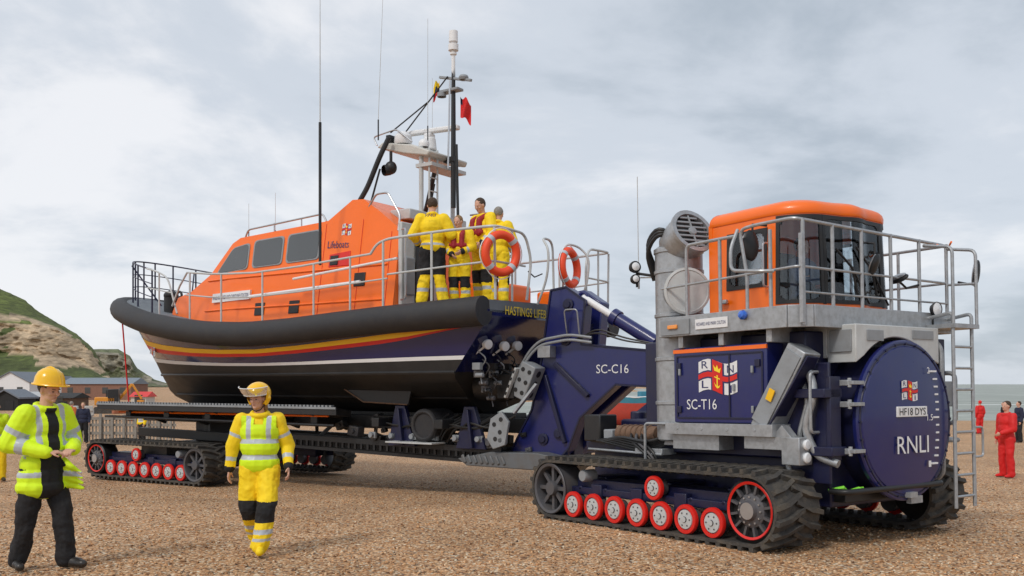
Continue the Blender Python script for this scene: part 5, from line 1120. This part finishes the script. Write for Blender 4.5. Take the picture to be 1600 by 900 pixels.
for k,(px,D,w,hh,c,lb) in enumerate(((62,60,1.6,1.0,(.6,.6,.58),'pale plastic crate stack on the beach left of the digger'),(95,70,2.2,1.2,(.05,.12,.25),'blue tarpaulin covered heap on the beach by the huts'),(118,80,2.5,1.3,(.5,.5,.48),'white covered winch box before the brown hut'),(20,64,3.0,1.1,(.10,.10,.10),'dark heap of fishing gear at far left'),(205,75,2.0,1.4,(.35,.12,.06),'rust red container box below the kiosk'))):
    r=empty('gear_heap',(gp_(px,D),D,gz(min(D,78))),(0,0,.2*k),lb,'heap'); mm=M('heap%d'%k,c,.8,var=.3)
    d=MB()
    for q in range(14): d.box((random.uniform(-w/2,w/2),random.uniform(-.4,.4),random.uniform(.1,hh*.7)),(random.uniform(.3,.8),random.uniform(.3,.6),random.uniform(.3,.6)),Matrix.Rotation(random.uniform(-.5,.5),3,'Z'))
    d.build('pile',mm,r,.04)
    d=MB(); d.tube([(-w/2,0,.1),(-w/4,-.5,.5),(0,-.5,hh*.6),(w/3,-.5,.3),(w/2,-.3,.1)],.05,6); d.build('rope',wood,r)
# ---------------------------------------------------------------- light, world, camera
W=bpy.data.worlds.new('World'); S.world=W; W.use_nodes=True; t=W.node_tree; N=t.nodes; L=t.links
for q in list(N): N.remove(q)
out=N.new('ShaderNodeOutputWorld'); sky=N.new('ShaderNodeTexSky'); sky.sky_type='NISHITA'; sky.sun_disc=False; sky.sun_elevation=R_(48); sky.sun_rotation=R_(215)
b1=N.new('ShaderNodeBackground'); b1.inputs['Strength'].default_value=.10; L.new(sky.outputs[0],b1.inputs['Color'])
tc=N.new('ShaderNodeTexCoord'); sx=N.new('ShaderNodeSeparateXYZ'); L.new(tc.outputs['Generated'],sx.inputs[0])
za=N.new('ShaderNodeMath'); za.operation='ABSOLUTE'; L.new(sx.outputs['Z'],za.inputs[0]); zb=N.new('ShaderNodeMath'); zb.operation='ADD'; zb.inputs[1].default_value=.26; L.new(za.outputs[0],zb.inputs[0])
dx=N.new('ShaderNodeMath'); dx.operation='DIVIDE'; L.new(sx.outputs['X'],dx.inputs[0]); L.new(zb.outputs[0],dx.inputs[1])
dy=N.new('ShaderNodeMath'); dy.operation='DIVIDE'; L.new(sx.outputs['Y'],dy.inputs[0]); L.new(zb.outputs[0],dy.inputs[1])
cx_=N.new('ShaderNodeCombineXYZ'); L.new(dx.outputs[0],cx_.inputs[0]); L.new(dy.outputs[0],cx_.inputs[1])
n1=N.new('ShaderNodeTexNoise'); n1.inputs['Scale'].default_value=1.35; n1.inputs['Detail'].default_value=10; n1.inputs['Roughness'].default_value=.56; n1.inputs['Distortion'].default_value=.3; L.new(cx_.outputs[0],n1.inputs['Vector'])
gx=N.new('ShaderNodeMath'); gx.operation='MULTIPLY_ADD'; gx.inputs[1].default_value=-.15; gx.inputs[2].default_value=.03; L.new(sx.outputs['X'],gx.inputs[0])
ga=N.new('ShaderNodeMath'); ga.operation='ADD'; L.new(n1.outputs['Fac'],ga.inputs[0]); L.new(gx.outputs[0],ga.inputs[1])
cr=N.new('ShaderNodeValToRGB'); e=cr.color_ramp; e.interpolation='EASE'; e.elements[0].position=.36; e.elements[0].color=(.45,.51,.58,1); e.elements[1].position=.68; e.elements[1].color=(.88,.89,.92,1); q=e.elements.new(.52); q.color=(.64,.69,.76,1)
L.new(ga.outputs[0],cr.inputs['Fac'])
b2=N.new('ShaderNodeBackground'); b2.inputs['Strength'].default_value=1.06; L.new(cr.outputs[0],b2.inputs['Color'])
mx=N.new('ShaderNodeMixShader'); mx.inputs['Fac'].default_value=.90; L.new(b1.outputs[0],mx.inputs[1]); L.new(b2.outputs[0],mx.inputs[2]); L.new(mx.outputs[0],out.inputs['Surface'])
sl=bpy.data.lights.new('sun','SUN'); sl.energy=1.5; sl.angle=R_(10); sl.color=(1,.94,.86); so=bpy.data.objects.new('sun',sl); COL.objects.link(so)
dirv=V((.40,.66,-.78)); so.rotation_euler=dirv.to_track_quat('-Z','Y').to_euler()
cam=bpy.data.cameras.new('camera'); co=bpy.data.objects.new('camera',cam); COL.objects.link(co); co.location=(0,0,H0); co.rotation_euler=(PI/2,0,0)
cam.sensor_width=36; cam.lens=36*F/1600; cam.shift_y=150/1600; cam.clip_end=20000; cam.clip_start=.1; S.camera=co
